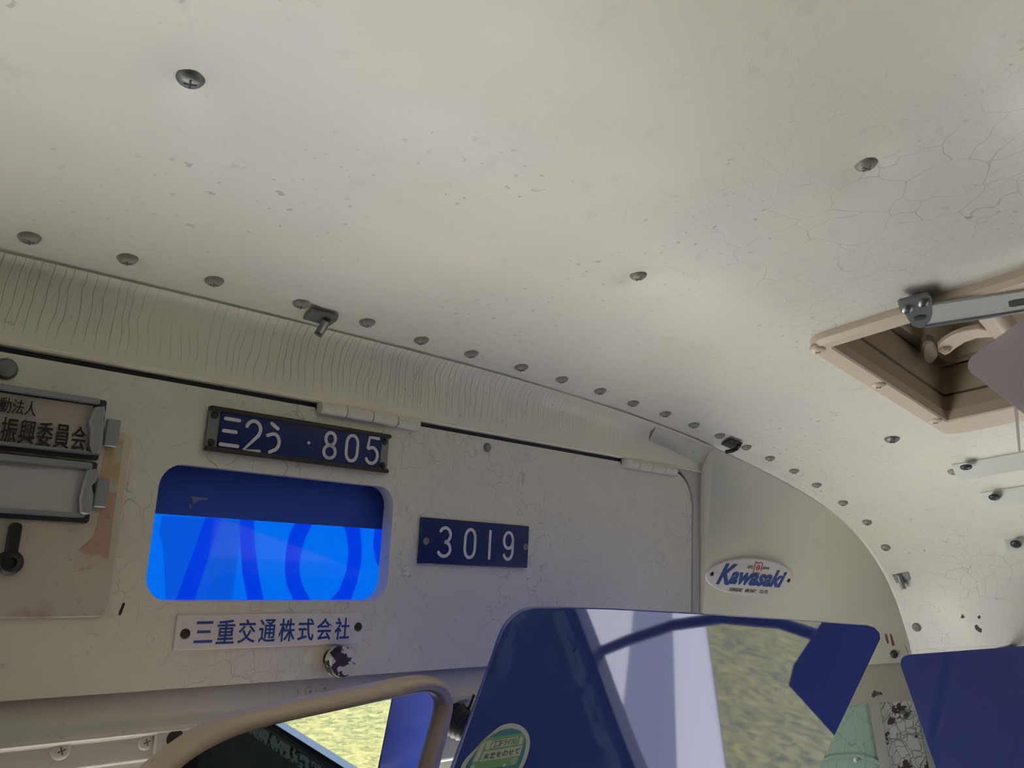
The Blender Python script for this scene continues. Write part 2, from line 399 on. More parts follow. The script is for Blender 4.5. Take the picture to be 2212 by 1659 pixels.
def grassy(name, c0, c1, c2):
    mm = mat(name, c1, .9); g = NG(mm); v = g.coord()
    a = g.ramp(g.noise(v, 2.2, 5, .6).outputs[0], .38, .62); b = g.ramp(g.noise(g.mapping(v, (1, 1.6, 1)), 9, 6, .72, .8).outputs[0], .38, .64)
    g.l(g.mix(b, g.mix(a, lin(*c0), lin(*c1)), lin(*c2)), g.b.inputs['Base Color']); return mm
m_grass = grassy('sunny_grass', (46, 55, 14), (78, 74, 30), (120, 113, 60))
m_pave = mat('pale_paving', (150, 146, 150), .8)
m_bounce_ground = mat('bounce_ground_pale', (232, 227, 216), .85)  # very pale ground, added to throw daylight up to the ceiling
m_gravel = grassy('grey_gravel', (152, 146, 136), (178, 171, 158), (198, 190, 176))
m_asph = mat('worn_asphalt', (88, 90, 100), .85)

# ================================================================== the bus shell
# ceiling: profile swept along the bus, left open where the ventilator sits
HA, _ = roofhit(1718, 735); HB, _ = roofhit(2050, 925)
HX0, HX1, HY1, HY0 = HA[0] + .012, HB[0] - .012, min(HA[1], HB[1]) - .012, min(HA[1], HB[1]) - .60
STR = [(410, 185), (1873, 367), (1380, 605)]
STRP = [roofhit(*q)[0] for q in STR]
SEAM = [(62, 524), (274, 570), (462, 617), (650, 665), (793, 705), (910, 742), (1018, 771), (1127, 800), (1214, 826), (1297, 851), (1368, 877), (1438, 900), (1500, 924), (1556, 947), (1613, 972),
        (1664, 995), (1716, 1021), (1765, 1050), (1821, 1085), (1873, 1127), (1913, 1182), (1980, 1355)]
SEAMP = [roofhit(*q)[0] for q in SEAM[:18]]
def roof_dz(x, y):
    dz = 0.0
    for a, b, amp in ((.165, .60, .005), (.60, .88, .004), (-.27, .165, .005)):
        if a < x < b: dz -= amp * math.sin(math.pi * (x - a) / (b - a)) ** 2
    fade = min(1.0, max(0.0, (YS - .03 - y) / .12))
    dz *= fade
    q = (YS - y) / .26
    if 0 < q < 1: dz += .0055 * math.sin(math.pi * min(1, q ** .72)) ** 1.3 * min(1, max(0, (1.45 - x) / .25))
    for p in SEAMP:
        if abs(p[0] - x) < .05 and abs(p[1] - y) < .05: dz += .0035 * math.exp(-((x - p[0]) ** 2 + (y - p[1]) ** 2) / .014 ** 2)
    for p in STRP: dz += .007 * math.exp(-((x - p[0]) ** 2 + (y - p[1]) ** 2) / .018 ** 2)
    return dz
xs = sorted(set([round(float(q), 4) for q in np.arange(-.75, 1.53, .009)] + [round(HX0, 4), round(HX1, 4)]))
tail = [tuple(q) for q in SP if q[0] > 1.53 and q[1] > -.06]; head = [tuple(q) for q in SP if q[0] < -.755 and q[1] > -.06]
prof = head + [(x, roofz(x)) for x in xs] + tail
ys = sorted(set([round(float(q), 4) for q in np.arange(-.3, .54, .014)] + [round(float(q), 4) for q in np.arange(.54, .70, .006)] + [-2.6, -1.8, -1.2, -.7, -.45, round(HY0, 4), round(HY1, 4), .70, 1.15]))
bm = NB(); grid = [[bm.verts.new((x, y, z + roof_dz(x, y))) for (x, z) in prof] for y in ys]
for j in range(len(ys) - 1):
    for i in range(len(prof) - 1):
        xm, ym = (prof[i][0] + prof[i + 1][0]) / 2, (ys[j] + ys[j + 1]) / 2
        if HX0 < xm < HX1 and HY0 < ym < HY1: continue
        bm.faces.new((grid[j][i], grid[j][i + 1], grid[j + 1][i + 1], grid[j + 1][i]))
ceiling = struct('ceiling', bm, m_roof, normals=False)
ceiling['label'] = 'curved cream painted metal roof lining with crazed paint'

# painted screws
def screw_bm(r=.008, h=.0035, cross=True):
    bm = NB(); lathe(bm, [(r * 1.02, -.002), (r, h * .12), (r * .93, h * .42), (r * .78, h * .70), (r * .55, h * .90), (r * .28, h * .985), (0, h)], n=20)
    k = len(bm.faces)
    for a in (0.35, 0.35 + math.pi / 2):
        T = Matrix.Rotation(a, 4, 'Z'); b2 = NB(); box(b2, -r * .42, r * .42, -r * .07, r * .07, h * .5, h * 1.03)
        b2.transform(T); me = bpy.data.meshes.new('t'); b2.to_mesh(me); b2.free(); bm.from_mesh(me); bpy.data.meshes.remove(me)
    mi(bm, 1, k)
    return bm
def screw(parent, M, r=.008, mm=None, name='screw', h=.0062):
    return obj(name, screw_bm(r, h, mm is not None), [mm or m_screw, m_cross if mm in (None, m_trim, m_tan) else m_slot], parent, M)
for (u, v) in SEAM + STR + [(1927, 948), (2059, 1017)]:
    p, n = roofhit(u, v); p = p + np.array((0, 0, roof_dz(p[0], p[1])))
    screw(ceiling, nframe(p, n), .0088 if (u, v) != (1927, 948) else .011, m_dull if (u, v) in ((410, 185), (1927, 948)) else None)

# front corner shell (dome) and what lies under it
ZB = -.064
bm = NB(); rows = []
xs2 = [1.0 + .78 * (1 - (1 - k / 44) ** 1.7) for k in range(45)]
for x in xs2:
    zt = roofz(x) - .0025; rows.append([bm.verts.new((x, dome_y(x, ZB + (zt - ZB) * t), ZB + (zt - ZB) * t)) for t in [1 - (1 - k / 36) ** 1.4 for k in range(37)]])
for a, b in zip(rows[:-1], rows[1:]):
    for i in range(36): bm.faces.new((a[i], b[i], b[i + 1], a[i + 1]))
lip = [[bm.verts.new((x, dome_y(x, ZB) + o, ZB - .001 * (o > 0))) for o in (0, .012)] for x in xs2]
for a, b in zip(lip[:-1], lip[1:]): bm.faces.new((a[0], a[1], b[1], b[0]))
dome = struct('wall_front', bm, m_dome)
def corner_sheet(name, x0, x1, z0, z1, off, mm, nx=24, nzz=8):
    bm = NB(); vs = [[bm.verts.new((x0 + (x1 - x0) * i / nx, dome_y(x0 + (x1 - x0) * i / nx, ZB) + off, z0 + (z1 - z0) * j / nzz)) for j in range(nzz + 1)] for i in range(nx + 1)]
    for a, b in zip(vs[:-1], vs[1:]):
        for j in range(nzz): bm.faces.new((a[j], b[j], b[j + 1], a[j + 1]))
    return struct(name, bm, mm)
corner_sheet('trim_1', 1.15, 1.786, -.136, ZB + .004, .010, m_band)
corner_sheet('trim_2', 1.50, 1.75, -.75, -.130, .016, m_green)
corner_sheet('trim_3', 1.704, 1.722, -.75, -.134, .010, m_band)
corner_sheet('trim_4', 1.716, 1.786, -.75, -.134, .013, m_crazed)

# ------------------------------------------------------------------ shell out of view: sides, rear, floor, dash (they shape the daylight and the reflections)
WZ0 = -EYE
def side(name, x, out, panels):
    M = frame((x, 0, 0), (0, 1, 0), (0, 0, 1), (1, 0, 0)); bm = NB()
    for (y0, y1, hole) in panels:
        o = [(y0, WZ0), (y1, WZ0), (y1, -.05), (y0, -.05)]
        if hole: holed(bm, o, hole, min(0, out), max(0, out))
        else: prism(bm, o, min(0, out), max(0, out))
    return struct(name, bm, m_wall if x > 0 else m_shade, M=M, angle=30)
WIN = chaikin([(.58, -.085), (-.62, -.085), (-.62, -.49), (-.50, -.54), (-.14, -.79), (-.03, -.83), (.03, -.80), (.26, -.52), (.58, -.46)], 3)
m_shade = mat('bounce_cutting_dark', (44, 36, 32), .6)  # unseen left and rear walls made dark to hold back bounced light
m_wall = paint('lower_wall_paint', (84, 92, 88), .5, specks=.4)
m_flake = paint('flaking_green', (150, 168, 158), .5, specks=.3, chips=[(34, .53, .56, (30, 34, 36), (4, 1, 3))])
WIN2 = rrect(-2.5, -.74, -.92, -.24, .04)
side('wall_right', 1.787, .03, [(-.66, .74, WIN), (-2.6, -.66, WIN2)])
side('wall_left', -.785, -.03, [(-.40, .75, None), (-1.42, -.40, None), (-2.6, -1.42, None)])
M = frame((0, -2.6, 0), (1, 0, 0), (0, 0, 1), (0, -1, 0)); bm = NB()
prism(bm, [(-.81, WZ0), (1.81, WZ0), (1.81, .40), (-.81, .40)], 0, .03); struct('wall_rear', bm, m_shade, M=M)
bm = NB(); box(bm, -.81, 1.81, -2.6, 1.18, WZ0 - .04, WZ0); struct('floor', bm, m_floor)
bm = NB(); box(bm, -.81, 1.81, 1.10, 1.18, WZ0, -.72); box(bm, -.81, 1.81, 1.12, 1.18, -.20, .40); box(bm, -.81, -.75, 1.10, 1.18, -.80, -.20); box(bm, 1.79, 1.81, .72, 1.18, WZ0, -.04)
struct('trim_5', bm, m_side)
bm = NB(); prism(bm, [(.64, -.74), (1.14, -.72), (1.14, -1.7), (.70, -1.7)], -.78, 1.74)
M = frame((0, 0, 0), (0, 1, 0), (0, 0, 1), (1, 0, 0))
m_dash = mat('dash_dark', (62, 64, 62), .6); m_dash_bounce = mat('dash_bounce_pale', (226, 222, 212), .6)
dash = obj('dashboard', bm, m_dash, M=M); tag(dash, 'dark dashboard with an added pale bounce slab below the windscreen', 'dashboard', kind='structure')
bm = NB(); box(bm, -.20, 1.05, .74, 1.12, -.745, -.70, .01); tag(obj('dash_bounce_slab', bm, m_dash_bounce, dash, BASE), 'added pale slab bouncing sunlight up to the ceiling')  # added pale slab, reflects sun from the windscreen onto the front ceiling
# window frame seen in the mirror: rubber, bright slide rail, worn green post
def loopoff(pts, d):
    c = np.array(pts); nx = np.roll(c, -1, 0) - np.roll(c, 1, 0); nn = np.stack([nx[:, 1], -nx[:, 0]], 1); nn /= np.linalg.norm(nn, axis=1, keepdims=True) + 1e-9; return [tuple(q) for q in c + nn * d]
for wn, loop, lab in (('window_1', WIN, 'driver side window opening with black rubber and bright rail'), ('window_2', WIN2, 'long side window behind the driver, seen in the mirror')):
    wf = thing(wn, frame((1.787, 0, 0), (0, 1, 0), (0, 0, 1), (1, 0, 0)), lab, 'window'); wf['kind'] = 'structure'
    for nm, a, b, z0, z1, mm in (('rubber_seal', .004, -.012, -.012, .034, m_black), ('slide_rail', .030, .018, -.010, .002, m_steel), ('frame', .085, .034, -.006, .002, m_flake)):
        bm = NB(); o, i = loopoff(loop, a), loopoff(loop, b)
        ring(bm, [[(x, y, z1) for x, y in o], [(x, y, z0) for x, y in o], [(x, y, z0) for x, y in i], [(x, y, z1) for x, y in i]]); obj(nm, bm, mm, wf)

# outside: gravel, two pale kerb strips with asphalt between, then dry grass; added pale sheets bounce daylight inside
G0 = -2.5
def gsheet(name, pts, z, mm, n=1):
    bm = NB(); bm.faces.new([bm.verts.new((x, y, z)) for x, y in pts]); return struct(name, bm, mm)
gsheet('ground', [(-60, -60), (60, -60), (60, 60), (-60, 60)], G0, m_gravel)
def strip_pts(c0, c1): return [(2.5 + c0, 0.9), (14.5 + c0, -9.3), (14.5 + c1, -9.3), (2.5 + c1, 0.9)]
for nm, c0, c1, mm, z in (('trim_11', -3.4, -2.24, m_pave, .012), ('trim_12', -2.24, -1.6, m_asph, .006), ('trim_13', -1.6, -1.02, m_pave, .012)): gsheet(nm, [(x + .92, y) for x, y in strip_pts(c0, c1)], G0 + z, mm)
gsheet('trim_15', [(-3, 1.6), (4, 1.6), (6, 9), (-5, 9)], G0 + .004, m_bounce_ground)  # added bright sheet ahead of the bus, bounces light through the windscreen
gsheet('trim_14', [(1.95, -1.3), (4.9, -1.3), (7.5, -3.2), (9.5, -2), (9.5, 6), (1.95, 6)], G0 + .003, m_bounce_ground)  # added bright sheet beside the bus, bounces light through the driver window
gsheet('lawn', [(2.4, -4.4), (2.4, -14), (16, -14), (6.2, -6), (4.6, -4.4)], G0 + .004, m_grass)
gsheet('lawn', [(3.6, -.12), (14.4, -9.3), (40, -9.3), (40, 9), (9.5, 9), (9.5, 1)], G0 + .02, m_grass)

# ================================================================== sign box at the front
XR, XL = 1.145, -.78
# cove from the seam down to the door, the frame round the door, the box side
def bez(p0, p1, p2, p3, n):
    return [tuple((1 - t) ** 3 * np.array(p0) + 3 * (1 - t) ** 2 * t * np.array(p1) + 3 * (1 - t) * t * t * np.array(p2) + t ** 3 * np.array(p3)) for t in [k / n for k in range(n + 1)]]
def fpt(b, h=0.0): q = P0 + SV * b + NF * h; return (q[1], q[2])
bm = NB(); rows = []
cxs = [XL + (XR - XL) * k / 70 for k in range(71)]
for x in cxs:
    zt = roofz(x) - .0025
    e = fpt(.1375, .0015); pr = bez((YS, zt), (YS + .020, zt - .006), (e[0] - .0075, e[1] + .030), e, 16) + [fpt(.1355, .0035), fpt(.1335, .003), fpt(.1325, 0), fpt(.1325, -.02)]
    rows.append([bm.verts.new((x, y, z)) for y, z in pr])
for a, b in zip(rows[:-1], rows[1:]):
    for i in range(len(a) - 1): bm.faces.new((a[i], b[i], b[i + 1], a[i + 1]))
ends = [bm.verts.new((XR, y, z)) for y, z in pr[:17]] + [bm.verts.new((XR, 1.1, zt)), bm.verts.new((XR, 1.1, -.02)), bm.verts.new((XR, *fpt(-.16)))]
bm.faces.new(ends)
struct('trim_6', bm, m_cove)
PX1, PB0, PB1, PR = 1.1175, -.1435, .1275, .052
bm = NB(); inner = [(XL, PB1 + .005), (PX1 - PR, PB1 + .005)] + [(PX1 - PR + (PR + .005) * math.sin(a), PB1 - PR + (PR + .005) * math.cos(a)) for a in [math.pi / 2 * k / 10 for k in range(1, 11)]] + [(PX1 + .005, -.162)]
prism(bm, [(XR, -.162), (XR, .1375), (XL, .1375)] + inner, -.022, 0, .0025)
struct('trim_7', bm, m_trim, M=FF(0, 0))
bm = NB(); box(bm, XL, PX1 + .01, -.15, .136, -.032, -.026); box(bm, XL, PX1 - PR, PB1 + .0004, PB1 + .0056, -.02, -.0012); st_ = [(PX1 - PR + (PR + q) * math.sin(a), PB1 - PR + (PR + q) * math.cos(a)) for q, rng in ((.0004, range(11)), (.0052, range(10, -1, -1))) for a in [math.pi / 2 * k / 10 for k in rng]]; prism(bm, st_, -.02, -.0012); box(bm, PX1 + .0004, PX1 + .0052, -.16, PB1 - PR, -.02, -.0012)
struct('trim_8', bm, m_gap, M=FF(0, 0))
# header below the door
bm = NB(); pr = [(-.128, -.024), (-.150, -.012), (-.166, -.0105), (-.1695, -.008), (-.1715, -.001), (-.1745, .004), (-.178, .0045), (-.1805, .001), (-.183, -.003), (-.188, -.0035), (-.2005, -.0035), (-.2035, -.006), (-.2045, -.012), (-.215, -.016), (-.245, -.018), (-.25, -.022), (-.255, -.09)]
vs = [[bm.verts.new((x, b, h)) for b, h in pr] for x in (XL, -.2, .2, .6, 1.0, 1.16)]
for a, b in zip(vs[:-1], vs[1:]):
    for i in range(len(pr) - 1): bm.faces.new((a[i], b[i], b[i + 1], a[i + 1]))
hdr = struct('trim_9', bm, m_trim, M=FF(0, 0), angle=50)
for (u, v), r in zip([(122, 1624), (308, 1605), (672, 1497), (703, 1491)], (.0078, .0072, .0045, .0045)):
    a, b = L(u, v); screw(hdr, FF(a + .004, b, -.0035 if b < -.17 else -.0113), r, m_trim, h=.003)

# the hinged door of the sign box, with its window opening
door = thing('access_panel', FF(.55, 0), 'large crazed cream sign box door hinged under the ceiling edge', 'panel')
def OD(pts): return [(a - .55, b) for a, b in pts]
bm = NB(); outer = [(PX1, PB0), (PX1, PB1 - PR)] + [(PX1 - PR + PR * math.cos(a), PB1 - PR + PR * math.sin(a)) for a in [math.pi / 2 * k / 10 for k in range(1, 11)]] + [(XL, PB1), (XL, PB0)]
W0, W1, WB0, WB1 = L(315, 1240)[0], L(843, 1150)[0], L(580, 1298)[1], L(600, 1026)[1]
win = rrect(W0, W1, WB0, WB1, (.020, .022, .022, .022), 8)
holed(bm, OD(outer), OD(win), -.016, .002)
obj('panel', bm, m_panel, door)
def hinge(u0, v0, u1, v1, r):
    a0, b0 = L(u0, v0); a1, b1 = L(u1, v1); bb = (b0 + b1) / 2; n = 4; seg = (a1 - a0) / n
    bm = NB()
    for k in range(n):
        x0, x1 = a0 - .55 + seg * k + .0006, a0 - .55 + seg * (k + 1) - .0006
        T = Matrix.Translation((x0, bb, .005)) @ Matrix.Rotation(math.pi / 2, 4, 'Y'); w = x1 - x0
        lathe(bm, [(0, 0), (r * (.6 if k == 0 else .95), 0), (r, .002), (r, w - .002), (r * (.6 if k == n - 1 else .95), w), (0, w)], n=14, T=T)
    h = obj('hinge', bm, m_panel, door)
    bm = NB(); box(bm, a0 - .55, a1 - .55, bb - r * .35, bb + r * .3, -.012, .003); obj('hinge_leaf', bm, m_gap, h)
hinge(680, 882, 899, 919, .0072); hinge(1339, 999, 1453, 1019, .0072)
def rivet(u, v, r, h, mm, nm='rivet'):
    a, b = L(u, v); bm = NB(); lathe(bm, [(r, .001), (r, .002 + h * .4), (r * .75, .002 + h * .85), (0, .002 + h)], (a - .55, b, 0), 16); return obj(nm, bm, mm, door)
rivet(1050, 967, .0055, .004, m_dull, 'bolt'); rivet(10, 798, .009, .005, m_dull, 'bolt')
for u, v, r in ((884, 1100, .0052), (876, 1232, .0052), (281, 1051, .005), (250, 1220, .006), (664, 1420, .006)): rivet(u, v, r, .0022, m_panel)
# knurled latch knob
a, b = L(712, 1421); bm = NB(); lathe(bm, [(.009, 0), (.009, .016), (.006, .020), (0, .020)], (a - .55, b, 0), 18)
kn = obj('latch_knob', bm, m_black, door)
bm = NB(); n = 44; pr = [(.0140, .014), (.0150, .0155), (.0150, .0255), (.0140, .027), (0, .0275)]; rw = []
for r, z in pr[:-1]: rw.append([bm.verts.new((a - .55 + r * (1 + .02 * (k % 2)) * math.cos(2 * math.pi * k / n), b - .001 + r * (1 + .02 * (k % 2)) * math.sin(2 * math.pi * k / n), z)) for k in range(n)])
for p, q in zip(rw[:-1], rw[1:]):
    for k in range(n): bm.faces.new((p[k], p[(k + 1) % n], q[(k + 1) % n], q[k]))
bm.faces.new(rw[-1]); bm.faces.new(rw[0][::-1])
m_knob = paint('chipped_knob', (200, 196, 188), .4, specks=0, chips=[(70, .50, .515, (52, 40, 42), (.3, 2, 5))])
tag(obj('knob_cap', bm, m_knob, kn), 'chipped white knurled cap')
# raised dirt marks / a scuff
bm = NB(); a, b = L(261, 1315); stroke(bm, [(a - .55 - .001, b - .004), (a - .55 + .001, b + .004)], .0012, .0018, .0024); obj('scuff', bm, m_slot, door)
# clear pane
bm = NB(); prism(bm, OD(rrect(W0 - .006, W1 + .006, WB0 - .006, WB1 + .006, .02)), -.0205, -.0175); obj('pane', bm, m_clear, door)

# destination roll behind the pane
ro = thing('destination_roll', FF((W0 + W1) / 2, (WB0 + WB1) / 2, -.0255), 'backlit blue destination roll with dark blue lettering behind the window', 'sign')
RA, RB = (W0 + W1) / 2, (WB0 + WB1) / 2
def RL(u, v):
    q = hitplane(u, v, P0 - NF * .0235, NF); return (q[0] - RA, float((q - P0).dot(SV)) - RB)
bs = (RL(333, 1112)[1] + RL(840, 1142)[1]) / 2
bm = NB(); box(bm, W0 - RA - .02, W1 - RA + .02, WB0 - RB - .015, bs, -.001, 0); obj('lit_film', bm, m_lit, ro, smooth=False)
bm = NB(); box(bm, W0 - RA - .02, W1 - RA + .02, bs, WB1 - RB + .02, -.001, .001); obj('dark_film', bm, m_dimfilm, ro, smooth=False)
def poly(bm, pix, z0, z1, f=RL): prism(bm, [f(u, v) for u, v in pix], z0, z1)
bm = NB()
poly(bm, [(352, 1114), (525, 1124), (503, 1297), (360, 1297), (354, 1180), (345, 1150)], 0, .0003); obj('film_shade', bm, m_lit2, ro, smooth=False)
def letter(pl): 
    bm = NB()
    for pix in pl: poly(bm, pix, 0, .0006)
    obj('letter', bm, m_lit3, ro, smooth=False)
letter([[(446, 1118), (481, 1120), (420, 1300), (380, 1300)]])
letter([[(520, 1122), (550, 1124), (552, 1180), (560, 1240), (572, 1300), (537, 1300), (526, 1240), (521, 1180)]])
letter([[(640, 1128), (676, 1132), (660, 1165), (650, 1200), (648, 1235), (655, 1265), (674, 1300), (638, 1300), (622, 1265), (617, 1235), (619, 1195), (627, 1155)],
        [(744, 1134), (779, 1138), (783, 1180), (782, 1215), (772, 1262), (757, 1300), (712, 1300), (735, 1275), (750, 1235), (755, 1195), (752, 1160)]])
letter([[(812, 1138), (850, 1140), (850, 1250), (832, 1240), (815, 1215), (808, 1180)]])
bm = NB(); poly(bm, [(412, 1072), (450, 1076), (448, 1079), (432, 1080), (417, 1090), (418, 1080)], .001, .0013); poly(bm, [(410, 1092), (414, 1088), (416, 1096), (410, 1100)], .001, .0013); obj('small_mark', bm, mat('mark_grey', (120, 126, 150), .4), ro, smooth=False)  # small paler mark towards the left of the dark film

# ------------------------------------------------------------------ number plates
def zp(sc, ox, oy): return lambda x, y: L(x / sc + ox, y / sc + oy)
Z1 = zp(2.44, 0, 740); Z7 = zp(2.458, 860, 1080)
def plate_digits(name_, root, items, zf, w, ca, cb, z):
    for ch, xl, xr, xt, yt, xb, yb in items:
        ym = (yt + yb) / 2; a0 = zf(xl, ym)[0] - ca + w; a1 = zf(xr, ym)[0] - ca - w; b1 = zf(xt, yt)[1] - cb - w; b0 = zf(xb, yb)[1] - cb + w
        bm = NB(); glyph(bm, ch, a0, a1, b0, b1, w, z, z + .0006); obj(name_, bm, m_white, root, smooth=False)
a0, b0 = L(435, 975); a1, b1 = L(836, 938); b1 = (L(448, 882)[1] + b1) / 2; b0 = (b0 + L(827, 1020)[1]) / 2; ca, cb = (a0 + a1) / 2, (b0 + b1) / 2; hw, hh = (a1 - a0) / 2, (b1 - b0) / 2
pl = thing('registration_plate', FF(ca, cb, .0025), 'navy registration plate with three digits in dark metal channel above the blue window', 'plate')
bm = NB(); box(bm, -hw, hw, -hh, hh, 0, .003, .0006); obj('backing', bm, m_dull, pl, smooth=False)
bm = NB(); box(bm, -hw + .012, hw - .011, -hh + .004, hh - .004, .003, .0048); obj('plate_face', bm, m_plate, pl, smooth=False)
m_chan = mat('dark_channel', (58, 54, 54), .4, .5)
for s in (-1, 1):
    bm = NB(); y = s * (hh - .0018); box(bm, -hw, hw, y - .0022, y + .0022, .002, .0075, .0008); obj('channel', bm, m_chan, pl)
    for t in (-1, 1): screw(pl, WM[pl.name] @ Matrix.Translation((s * (hw - .006), t * hh * .62, .003)), .0036, m_chan, h=.002)
plate_digits('character', pl, [('san', 1140, 1252, 1210, 400, 1188, 556)], Z1, .0017, ca, cb, .0048)
plate_digits('digit', pl, [('2', 1260, 1366, 1318, 408, 1306, 580)], Z1, .0017, ca, cb, .0048)
plate_digits('character', pl, [('u', 1380, 1472, 1435, 424, 1425, 585)], Z1, .0017, ca, cb, .0048)
plate_digits('dot', pl, [('.', 1598, 1617, 1607, 519, 1607, 542)], Z1, .0017, ca, cb, .0048)
plate_digits('digit', pl, [('8', 1678, 1760, 1722, 468, 1712, 620), ('0', 1792, 1876, 1840, 484, 1830, 634), ('5', 1900, 1984, 1950, 497, 1935, 647)], Z1, .0017, ca, cb, .0048)

a0, b1 = L(905, 1117); a1, b0 = L(1132, 1226); ca, cb = (a0 + a1) / 2, (b0 + b1) / 2; hw, hh = (a1 - a0) / 2, (b1 - b0) / 2
pl = thing('fleet_number_plate', FF(ca, cb, .0025), 'navy glossy plate with four thin white digits right of the blue window', 'plate')
bm = NB(); prism(bm, rrect(-hw, hw, -hh, hh, .001, 2), 0, .004, .0007); obj('plate_face', bm, m_plate, pl, angle=20)
plate_digits('digit', pl, [('3', 190, 268, 235, 139, 225, 306), ('0', 324, 399, 365, 148, 358, 313), ('1', 455, 478, 470, 158, 462, 316), ('9', 531, 598, 568, 164, 562, 322)], Z7, .0018, ca, cb, .004)
for (x, y) in ((130, 217), (657, 248)): 
    a, b = Z7(x, y); screw(pl, WM[pl.name] @ Matrix.Translation((a - ca, b - cb, .004)), .0042, m_dull, h=.002)

a0, b0 = L(370, 1405); a1, b1 = L(781, 1322); b0 = (b0 + L(778, 1388)[1]) / 2; b1 = (b1 + L(378, 1328)[1]) / 2; ca, cb = (a0 + a1) / 2, (b0 + b1) / 2; hw, hh = (a1 - a0) / 2, (b1 - b0) / 2
pl = thing('company_name_plate', FF(ca, cb, .0025), 'long white nameplate with blue characters under the blue window', 'plate')
bm = NB(); prism(bm, rrect(-hw, hw, -hh, hh, .001, 2), 0, .003, .0006); obj('plate_face', bm, m_ivory, pl, angle=20)
tx0, tx1 = Z1(1012, 1523)[0] - ca, Z1(1828, 1505)[0] - ca; ty1, ty0 = Z1(1060, 1460)[1] - cb, Z1(1060, 1588)[1] - cb
bm = NB(); cw = (tx1 - tx0 + .003) / 8
for k, ch in enumerate('三重交通株式会社'):
    x0 = tx0 + cw * k; text_into(bm, ch, x0, x0 + cw - .0035, ty0 + (.0015 if k == 0 else 0), ty1 - (.001 if k == 0 else 0), .003, .0035, bold=.010)
obj('lettering', bm, m_blue, pl, smooth=False)
for (x, y) in ((963, 1532), (1872, 1496)):
    a, b = Z1(x, y); screw(pl, WM[pl.name] @ Matrix.Translation((a - ca, b - cb, .003)), .0046, m_slot, h=.0025, name='screw')

# cream board with two card holders and a lock
a1, b1 = L(284, 938); b0 = L(100, 1334)[1]; a0 = -.05; ca, cb = (a0 + a1) / 2, (b0 + b1) / 2
bd = thing('backing_board', FF(ca, cb, .0025), 'stained cream board with rounded corners behind the card holders', 'board')
bm = NB(); prism(bm, [(a - ca, b - cb) for a, b in rrect(a0, a1, b0, b1, .009)], 0, .004, .0015); obj('board', bm, m_cream, bd)
m_stain = paint('tan_stain', (176, 152, 122), .6, specks=.8, tint=.12, chips=[(60, .52, .58, (186, 176, 162), (2, 2, 2))]); m_stain2 = paint('pink_stain', (178, 146, 132), .6, specks=.8, tint=.12, chips=[(45, .50, .57, (188, 178, 166), (5, 2, 2))])
for pix, mm in (([(232, 948), (261, 952), (254, 1010), (246, 1068), (222, 1062), (212, 1020), (222, 980)], m_stain), ([(222, 1062), (246, 1068), (238, 1130), (228, 1210), (192, 1228), (152, 1235), (160, 1190), (196, 1160), (210, 1110)], m_stain2)):
    bm = NB(); prism(bm, [(L(u, v)[0] - ca, L(u, v)[1] - cb) for u, v in pix], .0038, .0043); obj('stain', bm, mm, bd, smooth=False)
def holder(q, name, label, card_mat, lines):
    (ax1, bt), bb = L(*q['tr']), L(*q['br'])[1]; ax0 = -.04; ca, cb = (ax0 + ax1) / 2, (bt + bb) / 2
    r = thing(name, FF(ca, cb, .007), label, 'card holder')
    H = lambda u, v: (L(u, v)[0] - ca, L(u, v)[1] - cb)
    bm = NB(); box(bm, ax0 - ca, ax1 - ca, bb - cb, bt - cb, 0, .004, .001); obj('backing', bm, m_hold, r, smooth=False)
    c0 = H(*q['ctr']); c1 = H(*q['cbr'])
    bm = NB(); n = 16; t = []
    for i in range(n + 1):
        x = ax0 - ca + .004 + (c0[0] - (ax0 - ca) - .004) * i / n; z = .0062 + .0012 * math.sin(i * .9)
        t.append([bm.verts.new((x, y, z)) for y in (c1[1], (c1[1] * 2 + c0[1]) / 3, (c1[1] + 2 * c0[1]) / 3, c0[1])])
    for p, s in zip(t[:-1], t[1:]):
        for j in range(3): bm.faces.new((p[j], s[j], s[j + 1], p[j + 1]))
    bmesh.ops.solidify(bm, geom=bm.faces[:], thickness=.0004); cd = obj('card', bm, card_mat, r)
    for (s, u0, u1, v0, v1, u2) in lines:
        x0, x1 = H(u0, (v0 + v1) / 2)[0], H(u1, (v0 + v1) / 2)[0]; y1, y0 = H(u2, v0)[1], H(u2, v1)[1]
        bm = NB(); cw = (x1 - x0) / len(s)
        for k, ch in enumerate(s): text_into(bm, ch, x0 + cw * k + cw * .05, x0 + cw * (k + 1) - cw * .05, y0, y1, .0072, .0082, bold=.007 if len(s) > 4 else 0)
        obj('lettering', bm, m_ink, cd, smooth=False)
    for v0, v1, e in ((q['rail'][0], q['rail'][1], 0), (q['rail'][2], q['rail'][3], 1)):
        y1, y0 = H(100, v0)[1], H(100, v1)[1]; bm = NB(); box(bm, ax0 - ca, c0[0] + .004, y0, y1, .003, .011, .001); obj('rail', bm, m_clip, r)
    bm = NB(); prism(bm, [H(u, v) for u, v in q['clip']], .004, .014, .0015); cl = obj('clip', bm, m_clip, r)
    (x0, y1), (x1, y0) = H(*q['tab'][0]), H(*q['tab'][1]); bm = NB(); prism(bm, rrect(min(x0, x1), max(x0, x1), min(y0, y1), max(y0, y1), .0015, 3), .003, .006, .0008); obj('tab', bm, m_clip, cl)
holder(dict(tr=(223, 868), br=(202, 996), ctr=(190, 880), cbr=(178, 984), rail=(850, 864, 968, 976), clip=[(190, 884), (209, 882), (211, 896), (208, 905), (205, 960), (196, 985), (184, 984), (178, 966), (180, 930), (176, 915)], tab=((222, 906), (243, 968))),
       'card_holder', 'upper grey metal card holder with printed lettering, at the left edge', m_card, [('活動法人', -42, 70, 868, 900, 40), ('振興委員会', -12, 178, 914, 966, 80)])
